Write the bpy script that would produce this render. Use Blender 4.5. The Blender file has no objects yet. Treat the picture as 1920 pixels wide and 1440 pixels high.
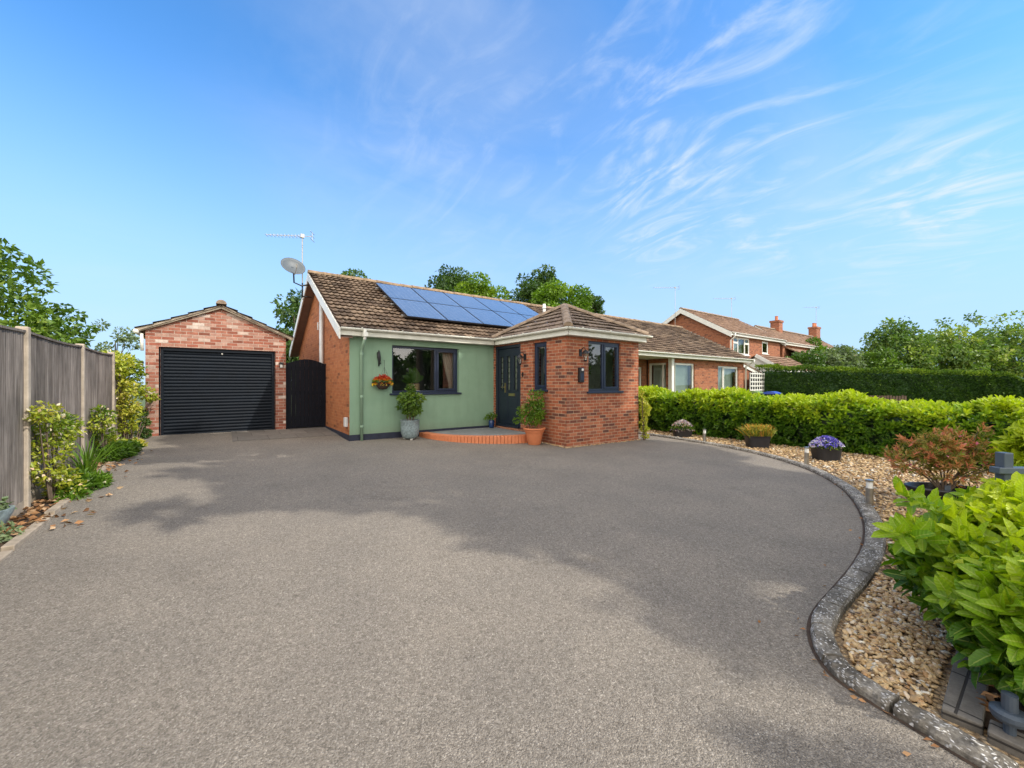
import bpy, math, random
import numpy as np
from mathutils import Vector, Matrix
R = math.radians
rng = np.random.default_rng(7); random.seed(7)
sc = bpy.context.scene
col = sc.collection
# ---------------------------------------------------------------- camera, light, exposure
YAW = R(36); CU, SU = math.cos(YAW), math.sin(YAW)      # the whole plot lies on one grid turned 36 degrees: u along the house front, v away from the road
cam = bpy.data.cameras.new('camera'); cam.lens = 36*750/1920; cam.sensor_width = 36; cam.clip_start = .05; cam.clip_end = 3000
camo = bpy.data.objects.new('camera', cam); col.objects.link(camo)
camo.location = (0, 0, 1.59); camo.rotation_euler = (R(90), 0, 0); sc.camera = camo
SUN_H = Vector((.93, -.37)).normalized(); SUN_EL = R(42)
sun = bpy.data.lights.new('sun', 'SUN'); sun.energy = 3.0; sun.angle = R(.55); sun.color = (1, .94, .84)
suno = bpy.data.objects.new('sun', sun); col.objects.link(suno); suno.location = (20, -10, 30)
sd = Vector((SUN_H.x*math.cos(SUN_EL), SUN_H.y*math.cos(SUN_EL), math.sin(SUN_EL)))
suno.rotation_euler = sd.to_track_quat('Z', 'Y').to_euler()
sc.view_settings.view_transform = 'Standard'; sc.view_settings.look = 'None'; sc.view_settings.gamma = 1
sc.view_settings.exposure = 0.42
sc.cycles.max_bounces = 6; sc.cycles.transparent_max_bounces = 12

def make_world():
    w = bpy.data.worlds.new('World'); sc.world = w; w.use_nodes = True
    nt = w.node_tree; N = nt.nodes; L = nt.links; N.clear()
    out = N.new('ShaderNodeOutputWorld'); bg = N.new('ShaderNodeBackground'); bg.inputs[1].default_value = .15
    L.new(bg.outputs[0], out.inputs[0])
    sky = N.new('ShaderNodeTexSky'); sky.sky_type = 'NISHITA'; sky.sun_disc = False
    sky.sun_elevation = SUN_EL; sky.sun_rotation = math.atan2(SUN_H.x, SUN_H.y)
    sky.altitude = 50; sky.air_density = 1.0; sky.dust_density = .3; sky.ozone_density = 2.5
    hs = N.new('ShaderNodeHueSaturation'); hs.inputs['Saturation'].default_value = 1.15; hs.inputs['Hue'].default_value = .502; hs.inputs['Value'].default_value = 1.45
    L.new(sky.outputs[0], hs.inputs['Color'])
    tn = N.new('ShaderNodeMix'); tn.data_type = 'RGBA'; tn.blend_type = 'MULTIPLY'; tn.inputs[0].default_value = 1
    L.new(hs.outputs[0], tn.inputs[6]); tn.inputs[7].default_value = (.62, .97, 1.10, 1)
    tc = N.new('ShaderNodeTexCoord'); sp = N.new('ShaderNodeSeparateXYZ'); L.new(tc.outputs['Generated'], sp.inputs[0])
    def m(op, a, b=None, clamp=False):
        n = N.new('ShaderNodeMath'); n.operation = op; n.use_clamp = clamp
        for i, x in enumerate((a, b)):
            if x is None: continue
            if isinstance(x, (int, float)): n.inputs[i].default_value = x
            else: L.new(x, n.inputs[i])
        return n.outputs[0]
    z = m('ADD', m('MAXIMUM', sp.outputs[2], 0), .22)
    cb = N.new('ShaderNodeCombineXYZ'); L.new(m('DIVIDE', sp.outputs[0], z), cb.inputs[0]); L.new(m('DIVIDE', sp.outputs[1], z), cb.inputs[1])
    def noise(scale, rot, sx, sy, det, dist, off=0):
        m0 = N.new('ShaderNodeMapping'); m0.inputs['Rotation'].default_value = (0, 0, R(rot)); L.new(cb.outputs[0], m0.inputs[0])
        mp = N.new('ShaderNodeMapping'); mp.inputs['Scale'].default_value = (sx, sy, 1)
        mp.inputs['Location'].default_value = (off, off*.7, 0)
        L.new(m0.outputs[0], mp.inputs[0])
        n = N.new('ShaderNodeTexNoise'); n.inputs['Scale'].default_value = scale; n.inputs['Detail'].default_value = det
        n.inputs['Roughness'].default_value = .58; n.inputs['Distortion'].default_value = dist
        L.new(mp.outputs[0], n.inputs['Vector']); return n.outputs['Fac']
    def ramp(v, a, b):
        n = N.new('ShaderNodeMapRange'); n.interpolation_type = 'SMOOTHSTEP'; n.inputs[1].default_value = a; n.inputs[2].default_value = b
        L.new(v, n.inputs[0]); return n.outputs[0]
    streak = ramp(noise(3.2, 48, .7, 1.6, 12, 2.2, 3), .42, .80)
    veil = ramp(noise(1.3, -30, .7, 1.3, 7, .5, 11), .25, .8)
    def blob(px, py, r0, r1, amp):
        d = Vector(((px-960)/750, 1, (720-py)/750)).normalized()
        n = N.new('ShaderNodeVectorMath'); n.operation = 'DISTANCE'; L.new(tc.outputs['Generated'], n.inputs[0]); n.inputs[1].default_value = d
        q = N.new('ShaderNodeMapRange'); q.interpolation_type = 'SMOOTHSTEP'
        q.inputs[1].default_value = r1; q.inputs[2].default_value = r0; q.inputs[3].default_value = 0; q.inputs[4].default_value = amp
        L.new(n.outputs['Value'], q.inputs[0]); return q.outputs[0]
    def total(bs):
        t = bs[0]
        for b in bs[1:]: t = m('ADD', t, b)
        return t
    sm = total([blob(*a) for a in ((1380, 180, .02, .42, 1.5), (1230, 410, .0, .17, 1.7), (1430, 440, 0, .12, 1.2), (1800, 350, .0, .16, 1.6), (1670, 430, 0, .2, 1.0), (900, 250, 0, .5, .45))])
    vm = total([blob(*a) for a in ((780, 150, .02, .5, .85), (1330, 160, .0, .42, .45), (1560, 400, 0, .35, .40), (200, 600, 0, .3, .45), (1100, 480, 0, .5, .3))])
    f = m('ADD', m('MULTIPLY', streak, sm), m('MULTIPLY', veil, vm))
    f = m('MULTIPLY', f, .46, True)
    hz = ramp(sp.outputs[2], .60, .05)
    hm = N.new('ShaderNodeMix'); hm.data_type = 'RGBA'; L.new(m('MULTIPLY', hz, .88), hm.inputs[0]); L.new(tn.outputs[2], hm.inputs[6]); hm.inputs[7].default_value = (2.6, 3.6, 5.15, 1)
    back = m('MAXIMUM', ramp(sp.outputs[1], .10, -.35), m('MULTIPLY', ramp(sp.outputs[2], .74, .95), .7))                       # unseen cloud added behind the camera and overhead, brightened as neutral fill light
    mx = N.new('ShaderNodeMix'); mx.data_type = 'RGBA'; L.new(f, mx.inputs[0]); L.new(hm.outputs[2], mx.inputs[6]); mx.inputs[7].default_value = (4.1, 4.6, 5.4, 1)
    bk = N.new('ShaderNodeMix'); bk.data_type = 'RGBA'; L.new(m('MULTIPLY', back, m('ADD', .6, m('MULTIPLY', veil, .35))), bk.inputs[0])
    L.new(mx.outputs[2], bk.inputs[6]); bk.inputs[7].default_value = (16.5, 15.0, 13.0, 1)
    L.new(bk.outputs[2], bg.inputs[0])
make_world()

# ---------------------------------------------------------------- helpers
def W(u, v, z=0): return Vector((CU*u-SU*v, SU*u+CU*v, z))
def G(u, v):                                            # ground height: the drive falls gently towards the road and the right
    return -.012*min(max(u, -9), 15) + .03*min(max(v, -9), 14)

class MB:
    def __init__(s): s.V = []; s.F = []; s.UV = []; s.has_uv = False
    def add(s, vs, fs, uvs=None):
        b = len(s.V); s.V += [tuple(v) for v in vs]; s.F += [tuple(i+b for i in f) for f in fs]
        if uvs: s.has_uv = True; s.UV += uvs
    def quad(s, *p): s.add(p, [tuple(range(len(p)))])
    def box(s, a, b):
        (x0, y0, z0), (x1, y1, z1) = a, b
        s.pbox(Vector((0, 0, 0)), Vector((1, 0, 0)), Vector((0, -1, 0)), x0, x1, z0, z1, -y1, -y0)
    def pbox(s, O, T, Nn, a0, a1, z0, z1, n0, n1):      # a box on a wall plane: along T, up, out along Nn
        P = lambda a, z, n: O + T*a + Nn*n + Vector((0, 0, z))
        vs = [P(a, z, n) for n in (n0, n1) for z in (z0, z1) for a in (a0, a1)]
        fs = [(0, 2, 3, 1), (4, 5, 7, 6), (0, 1, 5, 4), (2, 6, 7, 3), (0, 4, 6, 2), (1, 3, 7, 5)]
        if T.cross(Vector((0, 0, 1))).dot(Nn) < 0: fs = [f[::-1] for f in fs]
        s.add(vs, fs)
    def beam(s, p0, p1, w, h, up=Vector((0, 0, 1))):
        p0, p1 = Vector(p0), Vector(p1); d = (p1-p0).normalized(); sd_ = d.cross(up)
        if sd_.length < 1e-4: sd_ = Vector((1, 0, 0))
        sd_.normalize(); up2 = sd_.cross(d)
        vs = [p + sd_*a*w/2 + up2*b*h/2 for p in (p0, p1) for a, b in ((-1, -1), (1, -1), (1, 1), (-1, 1))]
        s.add(vs, [(0, 1, 2, 3)[::-1], (4, 5, 6, 7), (0, 1, 5, 4), (1, 2, 6, 5), (2, 3, 7, 6), (3, 0, 4, 7)])
    def tube(s, pts, r, n=8, cap=True):
        pts = [Vector(p) for p in pts]; m_ = len(pts); rs = r if isinstance(r, (list, tuple)) else [r]*m_
        prev = None; vs = []
        for i, p in enumerate(pts):
            d = (pts[min(i+1, m_-1)]-pts[max(i-1, 0)]).normalized()
            if prev is None: prev = d.orthogonal().normalized()
            a = (prev - d*prev.dot(d)).normalized(); b = d.cross(a); prev = a
            vs += [p+(a*math.cos(2*math.pi*k/n)+b*math.sin(2*math.pi*k/n))*rs[i] for k in range(n)]
        fs = [(i*n+k, i*n+(k+1) % n, (i+1)*n+(k+1) % n, (i+1)*n+k) for i in range(m_-1) for k in range(n)]
        if cap: fs += [tuple(range(n))[::-1], tuple(range((m_-1)*n, m_*n))]
        s.add(vs, fs)
    def lathe(s, prof, c=(0, 0, 0), n=24, sx=1, sy=1):
        vs = [(c[0]+r*sx*math.cos(2*math.pi*k/n), c[1]+r*sy*math.sin(2*math.pi*k/n), c[2]+z) for r, z in prof for k in range(n)]
        m_ = len(prof)
        fs = [(i*n+k, i*n+(k+1) % n, (i+1)*n+(k+1) % n, (i+1)*n+k) for i in range(m_-1) for k in range(n)]
        s.add(vs, fs)
    def prism(s, poly, z0, z1):
        n = len(poly); f = lambda z, p: z(p[0], p[1]) if callable(z) else z
        vs = [(p[0], p[1], f(z0, p)) for p in poly] + [(p[0], p[1], f(z1, p)) for p in poly]
        s.add(vs, [tuple(range(n))[::-1], tuple(range(n, 2*n))] + [(i, (i+1) % n, (i+1) % n+n, i+n) for i in range(n)])
    def build(s, name, mat, parent=None, smooth=False, bevel=0, off=None):
        me = bpy.data.meshes.new(name); V = s.V
        if off is None and parent is not None: off = parent.get('_off')
        if off is not None:
            V = [(x-off[0], y-off[1], z-off[2]) for x, y, z in V]
        me.from_pydata(V, [], s.F); me.update()
        uv = me.uv_layers.new(name='UVMap'); n = len(me.loops)
        if s.has_uv:
            vi = np.zeros(n, np.int32); me.loops.foreach_get('vertex_index', vi)
            uv.data.foreach_set('uv', np.array(s.UV, np.float32)[vi].ravel())
        else:
            co = np.array(s.V, np.float32); dat = np.zeros((n, 2), np.float32)
            for p in me.polygons:
                nn = p.normal
                ids = list(p.vertices); c = co[ids]; a = p.loop_start
                if abs(nn.z) > .95: dat[a:a+len(ids)] = c[:, :2]
                else:
                    t = Vector((-nn.y, nn.x, 0)).normalized(); b = nn.cross(t)
                    dat[a:a+len(ids), 0] = c @ np.array(t); dat[a:a+len(ids), 1] = c @ np.array(b)
            uv.data.foreach_set('uv', dat.ravel())
        me.materials.append(mat)
        if smooth: me.polygons.foreach_set('use_smooth', [True]*len(me.polygons))
        o = bpy.data.objects.new(name, me); col.objects.link(o)
        if parent is not None: o.parent = parent
        elif off is None: o.rotation_euler = (0, 0, YAW)
        if bevel:
            b = o.modifiers.new('bevel', 'BEVEL'); b.width = bevel; b.segments = 2; b.limit_method = 'ANGLE'; b.angle_limit = R(40)
        return o

def tag(o, label=None, cat=None, group=None, kind=None):
    if label: o['label'] = label
    if cat: o['category'] = cat
    if group: o['group'] = group
    if kind: o['kind'] = kind
    return o
def thing(name, label, cat, u, v, z=None, rz=0, group=None, absolute=False):
    o = bpy.data.objects.new(name, None); col.objects.link(o); o.empty_display_size = .2
    z = G(u, v) if z is None else z
    o.location = W(u, v, z); o.rotation_euler = (0, 0, YAW+rz)
    if absolute: o['_off'] = (u, v, z)
    return tag(o, label, cat, group)
def copy_tree(o, parent=None):
    c = o.copy(); col.objects.link(c)
    if parent is not None: c.parent = parent
    for ch in [x for x in bpy.data.objects if x.parent == o]: copy_tree(ch, c)
    return c

# ---------------------------------------------------------------- materials
class NT:
    def __init__(s, name):
        s.m = bpy.data.materials.new(name); s.m.use_nodes = True; s.t = s.m.node_tree; s.N = s.t.nodes; s.L = s.t.links
        s.b = s.N['Principled BSDF']; s.tc = s.N.new('ShaderNodeTexCoord')
    def link(s, a, b): s.L.new(a, b)
    def noise(s, scale, det=4, rough=.55, vec='Object', dist=0, sc3=None):
        n = s.N.new('ShaderNodeTexNoise'); n.inputs['Scale'].default_value = scale; n.inputs['Detail'].default_value = det
        n.inputs['Roughness'].default_value = rough; n.inputs['Distortion'].default_value = dist
        v = s.tc.outputs[vec]
        if sc3: mp = s.N.new('ShaderNodeMapping'); mp.inputs['Scale'].default_value = sc3; s.link(v, mp.inputs[0]); v = mp.outputs[0]
        s.link(v, n.inputs['Vector']); return n.outputs['Fac']
    def voro(s, scale, feat='F1', vec='Object', out='Distance', rnd=1):
        n = s.N.new('ShaderNodeTexVoronoi'); n.inputs['Scale'].default_value = scale; n.feature = feat; n.inputs['Randomness'].default_value = rnd
        s.link(s.tc.outputs[vec], n.inputs['Vector']); return n.outputs[out]
    def ramp(s, fac, stops, interp='LINEAR'):
        n = s.N.new('ShaderNodeValToRGB'); cr = n.color_ramp; cr.interpolation = interp
        while len(cr.elements) < len(stops): cr.elements.new(.5)
        for e, (p, c) in zip(cr.elements, stops):
            e.position = p; e.color = (*c, 1) if len(c) == 3 else c
        s.link(fac, n.inputs[0]); return n.outputs[0]
    def mix(s, fac, a, b, mode='MIX'):
        n = s.N.new('ShaderNodeMix'); n.data_type = 'RGBA'; n.blend_type = mode
        for i, x in ((0, fac), (6, a), (7, b)):
            if isinstance(x, (int, float)): n.inputs[i].default_value = x
            elif isinstance(x, tuple): n.inputs[i].default_value = (*x, 1)
            else: s.link(x, n.inputs[i])
        return n.outputs[2]
    def math(s, op, a, b=0):
        n = s.N.new('ShaderNodeMath'); n.operation = op
        for i, x in enumerate((a, b)):
            if isinstance(x, (int, float)): n.inputs[i].default_value = x
            else: s.link(x, n.inputs[i])
        return n.outputs[0]
    def bump(s, h, strength=.5, dist=.01):
        n = s.N.new('ShaderNodeBump'); n.inputs['Strength'].default_value = strength; n.inputs['Distance'].default_value = dist
        s.link(h, n.inputs['Height']); s.link(n.outputs[0], s.b.inputs['Normal'])
    def out(s, c=None, rough=.6, metal=0, spec=.5):
        if c is not None:
            if isinstance(c, tuple): s.b.inputs['Base Color'].default_value = (*c, 1)
            else: s.link(c, s.b.inputs['Base Color'])
        if isinstance(rough, (int, float)): s.b.inputs['Roughness'].default_value = rough
        else: s.link(rough, s.b.inputs['Roughness'])
        s.b.inputs['Metallic'].default_value = metal; s.b.inputs['Specular IOR Level'].default_value = spec
        return s.m
def dull(name, c, rough=.6, var=.15, scale=6, metal=0, spec=.5, bump=.15, bscale=60):
    t = NT(name); n = t.noise(scale, 6)
    lo = tuple(x*(1-var) for x in c); hi = tuple(min(1, x*(1+var)) for x in c)
    cc = t.ramp(n, [(.3, lo), (.7, hi)])
    if bump: t.bump(t.noise(bscale, 4), bump, .004)
    return t.out(cc, rough, metal, spec)
def brick(name, stops, mortar, w=.225, h=.075, ms=.0055, bias=0, mottled=.5, offs=.5, freq=2):
    t = NT(name); b = t.N.new('ShaderNodeTexBrick'); t.link(t.tc.outputs['UV'], b.inputs['Vector'])
    b.offset = offs; b.offset_frequency = freq
    b.inputs['Scale'].default_value = 1; b.inputs['Brick Width'].default_value = w; b.inputs['Row Height'].default_value = h
    b.inputs['Mortar Size'].default_value = ms; b.inputs['Mortar Smooth'].default_value = .25; b.inputs['Bias'].default_value = bias
    b.inputs['Color1'].default_value = (0, 0, 0, 1); b.inputs['Color2'].default_value = (1, 1, 1, 1); b.inputs['Mortar'].default_value = (.5, .5, .5, 1)
    cc = t.ramp(b.outputs['Color'], stops)
    n = t.noise(9, 6, .65); n2 = t.noise(70, 4, .6)
    cc = t.mix(mottled, cc, t.ramp(n, [(.3, (.55, .52, .5)), (.7, (1.25, 1.2, 1.15))]), 'MULTIPLY')
    cc = t.mix(.5, cc, t.ramp(n2, [(.3, (.7, .7, .7)), (.7, (1.2, 1.2, 1.2))]), 'MULTIPLY')
    mo = t.mix(.6, tuple(mortar), t.ramp(n, [(.3, (.6, .6, .6)), (.7, (1.2, 1.2, 1.2))]), 'MULTIPLY')
    c = t.mix(b.outputs['Fac'], cc, mo)
    hgt = t.math('SUBTRACT', t.math('MULTIPLY', n2, .35), b.outputs['Fac'])
    t.bump(hgt, .8, .006)
    return t.out(c, .85, spec=.25)
M = {}
M['brick'] = brick('red_brick', [(0, (.11, .05, .038)), (.14, (.27, .078, .040)), (.4, (.355, .108, .052)), (.7, (.43, .155, .078)), (.86, (.21, .08, .052)), (1, (.30, .095, .050))], (.44, .31, .20), ms=.0065)
M['brick_gable'] = brick('orange_brick', [(0, (.20, .08, .04)), (.10, (.40, .15, .065)), (.5, (.47, .185, .078)), (.85, (.41, .145, .06)), (1, (.33, .12, .055))], (.44, .22, .11), ms=.004)
M['brick_far'] = brick('far_brick', [(0, (.17, .065, .04)), (.3, (.34, .12, .06)), (.7, (.40, .155, .075)), (1, (.30, .10, .05))], (.36, .24, .16))
M['brick_garage'] = brick('mixed_reclaimed_brick', [(0, (.20, .075, .05)), (.3, (.33, .115, .075)), (.5, (.36, .16, .11)), (.70, (.42, .26, .205)), (.78, (.31, .12, .08)), (.93, (.48, .36, .30)), (1, (.64, .56, .50))], (.48, .38, .31), mottled=.7)
M['brick_edge'] = brick('step_brick', [(0, (.45, .13, .06)), (1, (.60, .20, .10))], (.5, .33, .22), w=.075, h=.3, ms=.005, offs=0)
def tiles(name, stops, w=.3, h=.3):
    t = NT(name); b = t.N.new('ShaderNodeTexBrick'); t.link(t.tc.outputs['UV'], b.inputs['Vector']); b.offset = .5
    b.inputs['Scale'].default_value = 1; b.inputs['Brick Width'].default_value = w; b.inputs['Row Height'].default_value = h
    b.inputs['Mortar Size'].default_value = .004; b.inputs['Mortar Smooth'].default_value = .4
    b.inputs['Color1'].default_value = (0, 0, 0, 1); b.inputs['Color2'].default_value = (1, 1, 1, 1); b.inputs['Mortar'].default_value = (.3, .3, .3, 1)
    cc = t.ramp(b.outputs['Color'], stops)
    n = t.noise(5, 8, .7); n2 = t.noise(38, 5, .7)
    cc = t.mix(.75, cc, t.ramp(n, [(.32, (.55, .52, .5)), (.68, (1.35, 1.3, 1.2))]), 'MULTIPLY')
    cc = t.mix(.8, cc, t.ramp(n2, [(.35, (.55, .55, .55)), (.62, (1.4, 1.4, 1.4))]), 'MULTIPLY')
    lich = t.ramp(t.noise(22, 3, .5), [(.66, (0, 0, 0)), (.72, (1, 1, 1))])
    cc = t.mix(lich, cc, (.46, .40, .31))
    t.bump(t.math('SUBTRACT', n2, b.outputs['Fac']), .6, .012)
    return t.out(cc, .9, spec=.2)
M['tile'] = tiles('weathered_brown_tile', [(0, (.06, .043, .031)), (.35, (.125, .088, .062)), (.7, (.205, .152, .108)), (1, (.10, .068, .048))])
M['tile_porch'] = tiles('grey_brown_tile', [(0, (.15, .115, .09)), (.5, (.25, .195, .15)), (1, (.20, .15, .12))], w=.33)
M['tile_far'] = tiles('far_brown_tile', [(0, (.14, .085, .055)), (.5, (.22, .14, .095)), (1, (.27, .18, .12))], w=.3, h=.25)
M['ridge'] = dull('ridge_tile_clay', (.27, .20, .14), .9, .4, 9, bump=.5, bscale=40)
M['ridge_moss'] = dull('mossy_ridge_clay', (.24, .165, .10), .9, .5, 7, bump=.5, bscale=40)
def wallrender():
    t = NT('sage_green_render'); n = t.noise(1.6, 6, .6); st = t.noise(5, 6, .65, sc3=(1, 1, .12)); g_ = t.noise(180, 3, .7)
    c = t.ramp(n, [(.3, (.205, .315, .215)), (.7, (.240, .355, .248))])
    c = t.mix(.5, c, t.ramp(st, [(.3, (.82, .82, .80)), (.5, (1, 1, 1)), (.75, (1.06, 1.06, 1.05))]), 'MULTIPLY')
    c = t.mix(.4, c, t.ramp(g_, [(.3, (.86, .86, .86)), (.7, (1.1, 1.1, 1.1))]), 'MULTIPLY')
    sp = t.N.new('ShaderNodeSeparateXYZ'); t.link(t.tc.outputs['UV'], sp.inputs[0])
    dirt = t.ramp(t.math('ADD', sp.outputs[1], t.math('MULTIPLY', t.noise(11, 5, .7), .35)), [(.55, (1, 1, 1)), (.80, (0, 0, 0))])
    c = t.mix(t.math('MULTIPLY', dirt, .30), c, (.17, .17, .12)); t.bump(t.math('ADD', g_, n), .35, .004); return t.out(c, .88, spec=.2)
M['render'] = wallrender()
M['render_pipe'] = dull('sage_green_paint', (.24, .36, .25), .55, .06, 2)
M['white'] = dull('white_upvc', (.74, .73, .66), .35, .06, 3, bump=0)
M['cream'] = dull('cream_painted_fascia', (.72, .71, .62), .45, .10, 4, bump=.05)
M['old_brown'] = dull('old_brown_timber', (.085, .05, .032), .85, .3, 6)
M['navy'] = dull('navy_frame', (.016, .026, .055), .35, .12, 5, bump=0)
M['door'] = dull('navy_door', (.011, .018, .031), .4, .12, 12, bump=.1, bscale=90)
M['plinth'] = dull('dark_plinth_paint', (.018, .022, .042), .7, .25, 8, bump=.3)
M['gate'] = dull('black_stained_timber', (.0045, .0055, .010), .75, .3, 8, spec=.2, bump=.3)
M['shutter'] = dull('navy_shutter', (.0020, .0055, .011), .6, .18, 3, spec=.25, bump=.03)
M['soffit'] = dull('brown_soffit', (.20, .13, .10), .7, .1, 5)
M['black'] = dull('black_metal', (.012, .012, .014), .45, .2, 10, bump=.05)
M['plastic'] = dull('black_plastic', (.014, .014, .017), .42, .25, 10, bump=.05)
M['steel'] = dull('brushed_steel', (.50, .48, .44), .28, .15, 20, metal=1, bump=.05)
M['flue'] = dull('grey_pipe', (.62, .63, .62), .35, .08, 5, bump=0)
M['alloy'] = dull('aerial_alloy', (.45, .44, .42), .45, .15, 10, metal=.6, bump=0)
M['dish'] = dull('grey_dish', (.085, .10, .11), .5, .12, 5, bump=0)
M['brass'] = dull('brass', (.55, .42, .22), .3, .1, 10, metal=1, bump=0)
M['lens'] = dull('frosted_lens', (.7, .7, .66), .25, .05, 10, bump=0)
M['terracotta'] = dull('terracotta', (.60, .20, .085), .6, .10, 6, bump=.1)
M['ceramic'] = dull('grey_glazed_ceramic', (.22, .28, .29), .35, .35, 24, bump=.3, bscale=50)
M['bluepot'] = dull('blue_glaze', (.012, .04, .13), .25, .15, 10, bump=0)
M['basket'] = dull('dark_wicker', (.05, .028, .02), .85, .5, 60, bump=.8, bscale=80)
M['straw'] = dull('woven_straw', (.42, .27, .14), .8, .3, 40, bump=.6, bscale=80)
M['soil'] = dull('soil', (.055, .035, .022), .95, .5, 14, bump=.9, bscale=50)
M['concrete'] = dull('concrete', (.34, .28, .21), .85, .3, 9, bump=.4, bscale=60)
M['post'] = dull('pale_fence_post', (.42, .35, .27), .8, .25, 7, bump=.3)
M['slab'] = brick('paving_slab', [(0, (.155, .145, .13)), (1, (.20, .185, .165))], (.07, .065, .055), w=.6, h=.6, ms=.006, mottled=.5)
M['steptile'] = brick('slate_step_tile', [(0, (.20, .215, .22)), (1, (.27, .285, .29))], (.15, .15, .145), w=.55, h=.4, ms=.005, mottled=.5)
M['block'] = brick('dark_block_paving', [(0, (.15, .14, .12)), (1, (.20, .185, .16))], (.05, .045, .04), w=.36, h=.3, ms=.006, offs=0)
M['bark'] = dull('bark', (.13, .095, .065), .95, .4, 10, bump=.8, bscale=25)
M['curtain'] = dull('beige_curtain', (.50, .43, .36), .9, .08, 4, bump=.1)
M['blind'] = dull('pale_blind', (.62, .70, .62), .9, .1, 1.2, bump=0)
M['inner'] = dull('interior_plaster', (.10, .10, .10), .9, .1, 2, bump=0)
M['inner_light'] = dull('porch_plaster', (.38, .40, .34), .9, .1, 2, bump=0)
M['gatemetal'] = dull('blue_grey_metal', (.065, .085, .11), .45, .15, 10, bump=.05)
M['bluelid'] = dull('blue_bin_lid', (.012, .05, .32), .45, .1, 5, bump=0)
M['greenlid'] = dull('green_bin_lid', (.13, .20, .03), .5, .1, 5, bump=0)
M['white_trim_far'] = M['white']
def glass(name='window_glass', k=.30, tint=(.8, .86, .84)):
    t = NT(name); tr = t.N.new('ShaderNodeBsdfTransparent'); tr.inputs[0].default_value = (*tint, 1)
    gl = t.N.new('ShaderNodeBsdfGlossy'); gl.inputs['Roughness'].default_value = .015; gl.inputs[0].default_value = (.95, .97, 1, 1)
    lw = t.N.new('ShaderNodeLayerWeight'); lw.inputs[0].default_value = k
    mp = t.N.new('ShaderNodeMapRange'); mp.inputs[3].default_value = .10; mp.inputs[4].default_value = .9; t.link(lw.outputs['Fresnel'], mp.inputs[0])
    bn = t.N.new('ShaderNodeBump'); bn.inputs['Strength'].default_value = .02; t.link(t.noise(1.5, 1), bn.inputs['Height']); t.link(bn.outputs[0], gl.inputs['Normal'])
    ms = t.N.new('ShaderNodeMixShader'); t.link(mp.outputs[0], ms.inputs[0]); t.link(tr.outputs[0], ms.inputs[1]); t.link(gl.outputs[0], ms.inputs[2])
    t.link(ms.outputs[0], t.N['Material Output'].inputs[0]); return t.m
M['glass'] = glass()
def solar():
    t = NT('solar_cells'); b = t.N.new('ShaderNodeTexBrick'); t.link(t.tc.outputs['UV'], b.inputs['Vector']); b.offset = 0
    b.inputs['Scale'].default_value = 1; b.inputs['Brick Width'].default_value = .155; b.inputs['Row Height'].default_value = .155
    b.inputs['Mortar Size'].default_value = .005; b.inputs['Color1'].default_value = (.035, .06, .11, 1); b.inputs['Color2'].default_value = (.06, .09, .15, 1)
    b.inputs['Mortar'].default_value = (.22, .26, .34, 1)
    m = t.out(b.outputs['Color'], .2, 0, 1); t.b.inputs['Coat Weight'].default_value = 1; t.b.inputs['Coat IOR'].default_value = 1.75; t.b.inputs['Coat Roughness'].default_value = .12; return m
M['solar'] = solar()
def tarmac():
    t = NT('tarmac')
    v = t.voro(150, out='Color'); v2 = t.voro(150); n = t.noise(1.0, 6, .6); n2 = t.noise(150, 3, .7); n3 = t.noise(38, 5, .75, dist=1.2)
    c = t.ramp(v, [(0, (.125, .110, .090)), (.45, (.205, .182, .152)), (.75, (.245, .220, .186)), (.95, (.36, .33, .285)), (1, (.48, .45, .40))])
    c = t.mix(.8, c, t.ramp(n3, [(.33, (.60, .58, .56)), (.5, (1, 1, 1)), (.66, (1.38, 1.36, 1.34))]), 'MULTIPLY')
    c = t.mix(.6, c, t.ramp(n, [(.3, (.80, .80, .81)), (.7, (1.14, 1.12, 1.09))]), 'MULTIPLY')
    c = t.mix(.5, c, t.ramp(t.noise(.35, 4, .6), [(.35, (.84, .85, .86)), (.65, (1.08, 1.06, 1.04))]), 'MULTIPLY')
    st = t.noise(.9, 7, .72, dist=.8, sc3=(1, 1.6, 1)); c = t.mix(.55, c, t.ramp(st, [(.30, (.74, .73, .72)), (.42, (1, 1, 1)), (.75, (1.08, 1.07, 1.05))]), 'MULTIPLY')
    sp_ = t.voro(1.4); c = t.mix(t.math('MULTIPLY', t.ramp(t.math('ADD', sp_, t.math('MULTIPLY', t.noise(9, 4), .09)), [(.09, (1, 1, 1)), (.13, (0, 0, 0))]), .22), c, (.06, .055, .05))
    h = t.math('ADD', t.math('MULTIPLY', v2, -1), t.math('MULTIPLY', n3, .8))
    t.bump(h, .8, .006); return t.out(c, .88, spec=.25)
M['tarmac'] = tarmac()
def gravel_base():
    t = NT('gravel_base'); v = t.voro(38, out='Color'); d = t.voro(38)
    c = t.ramp(v, [(0, (.22, .14, .07)), (.4, (.42, .29, .15)), (.75, (.54, .40, .23)), (1, (.66, .57, .44))])
    c = t.mix(1, c, t.ramp(d, [(.1, (1.1, 1.1, 1.1)), (.75, (.45, .42, .4))]), 'MULTIPLY')
    t.bump(t.math('MULTIPLY', d, -1), 1, .03); return t.out(c, .8)
M['gravel'] = gravel_base()
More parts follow.
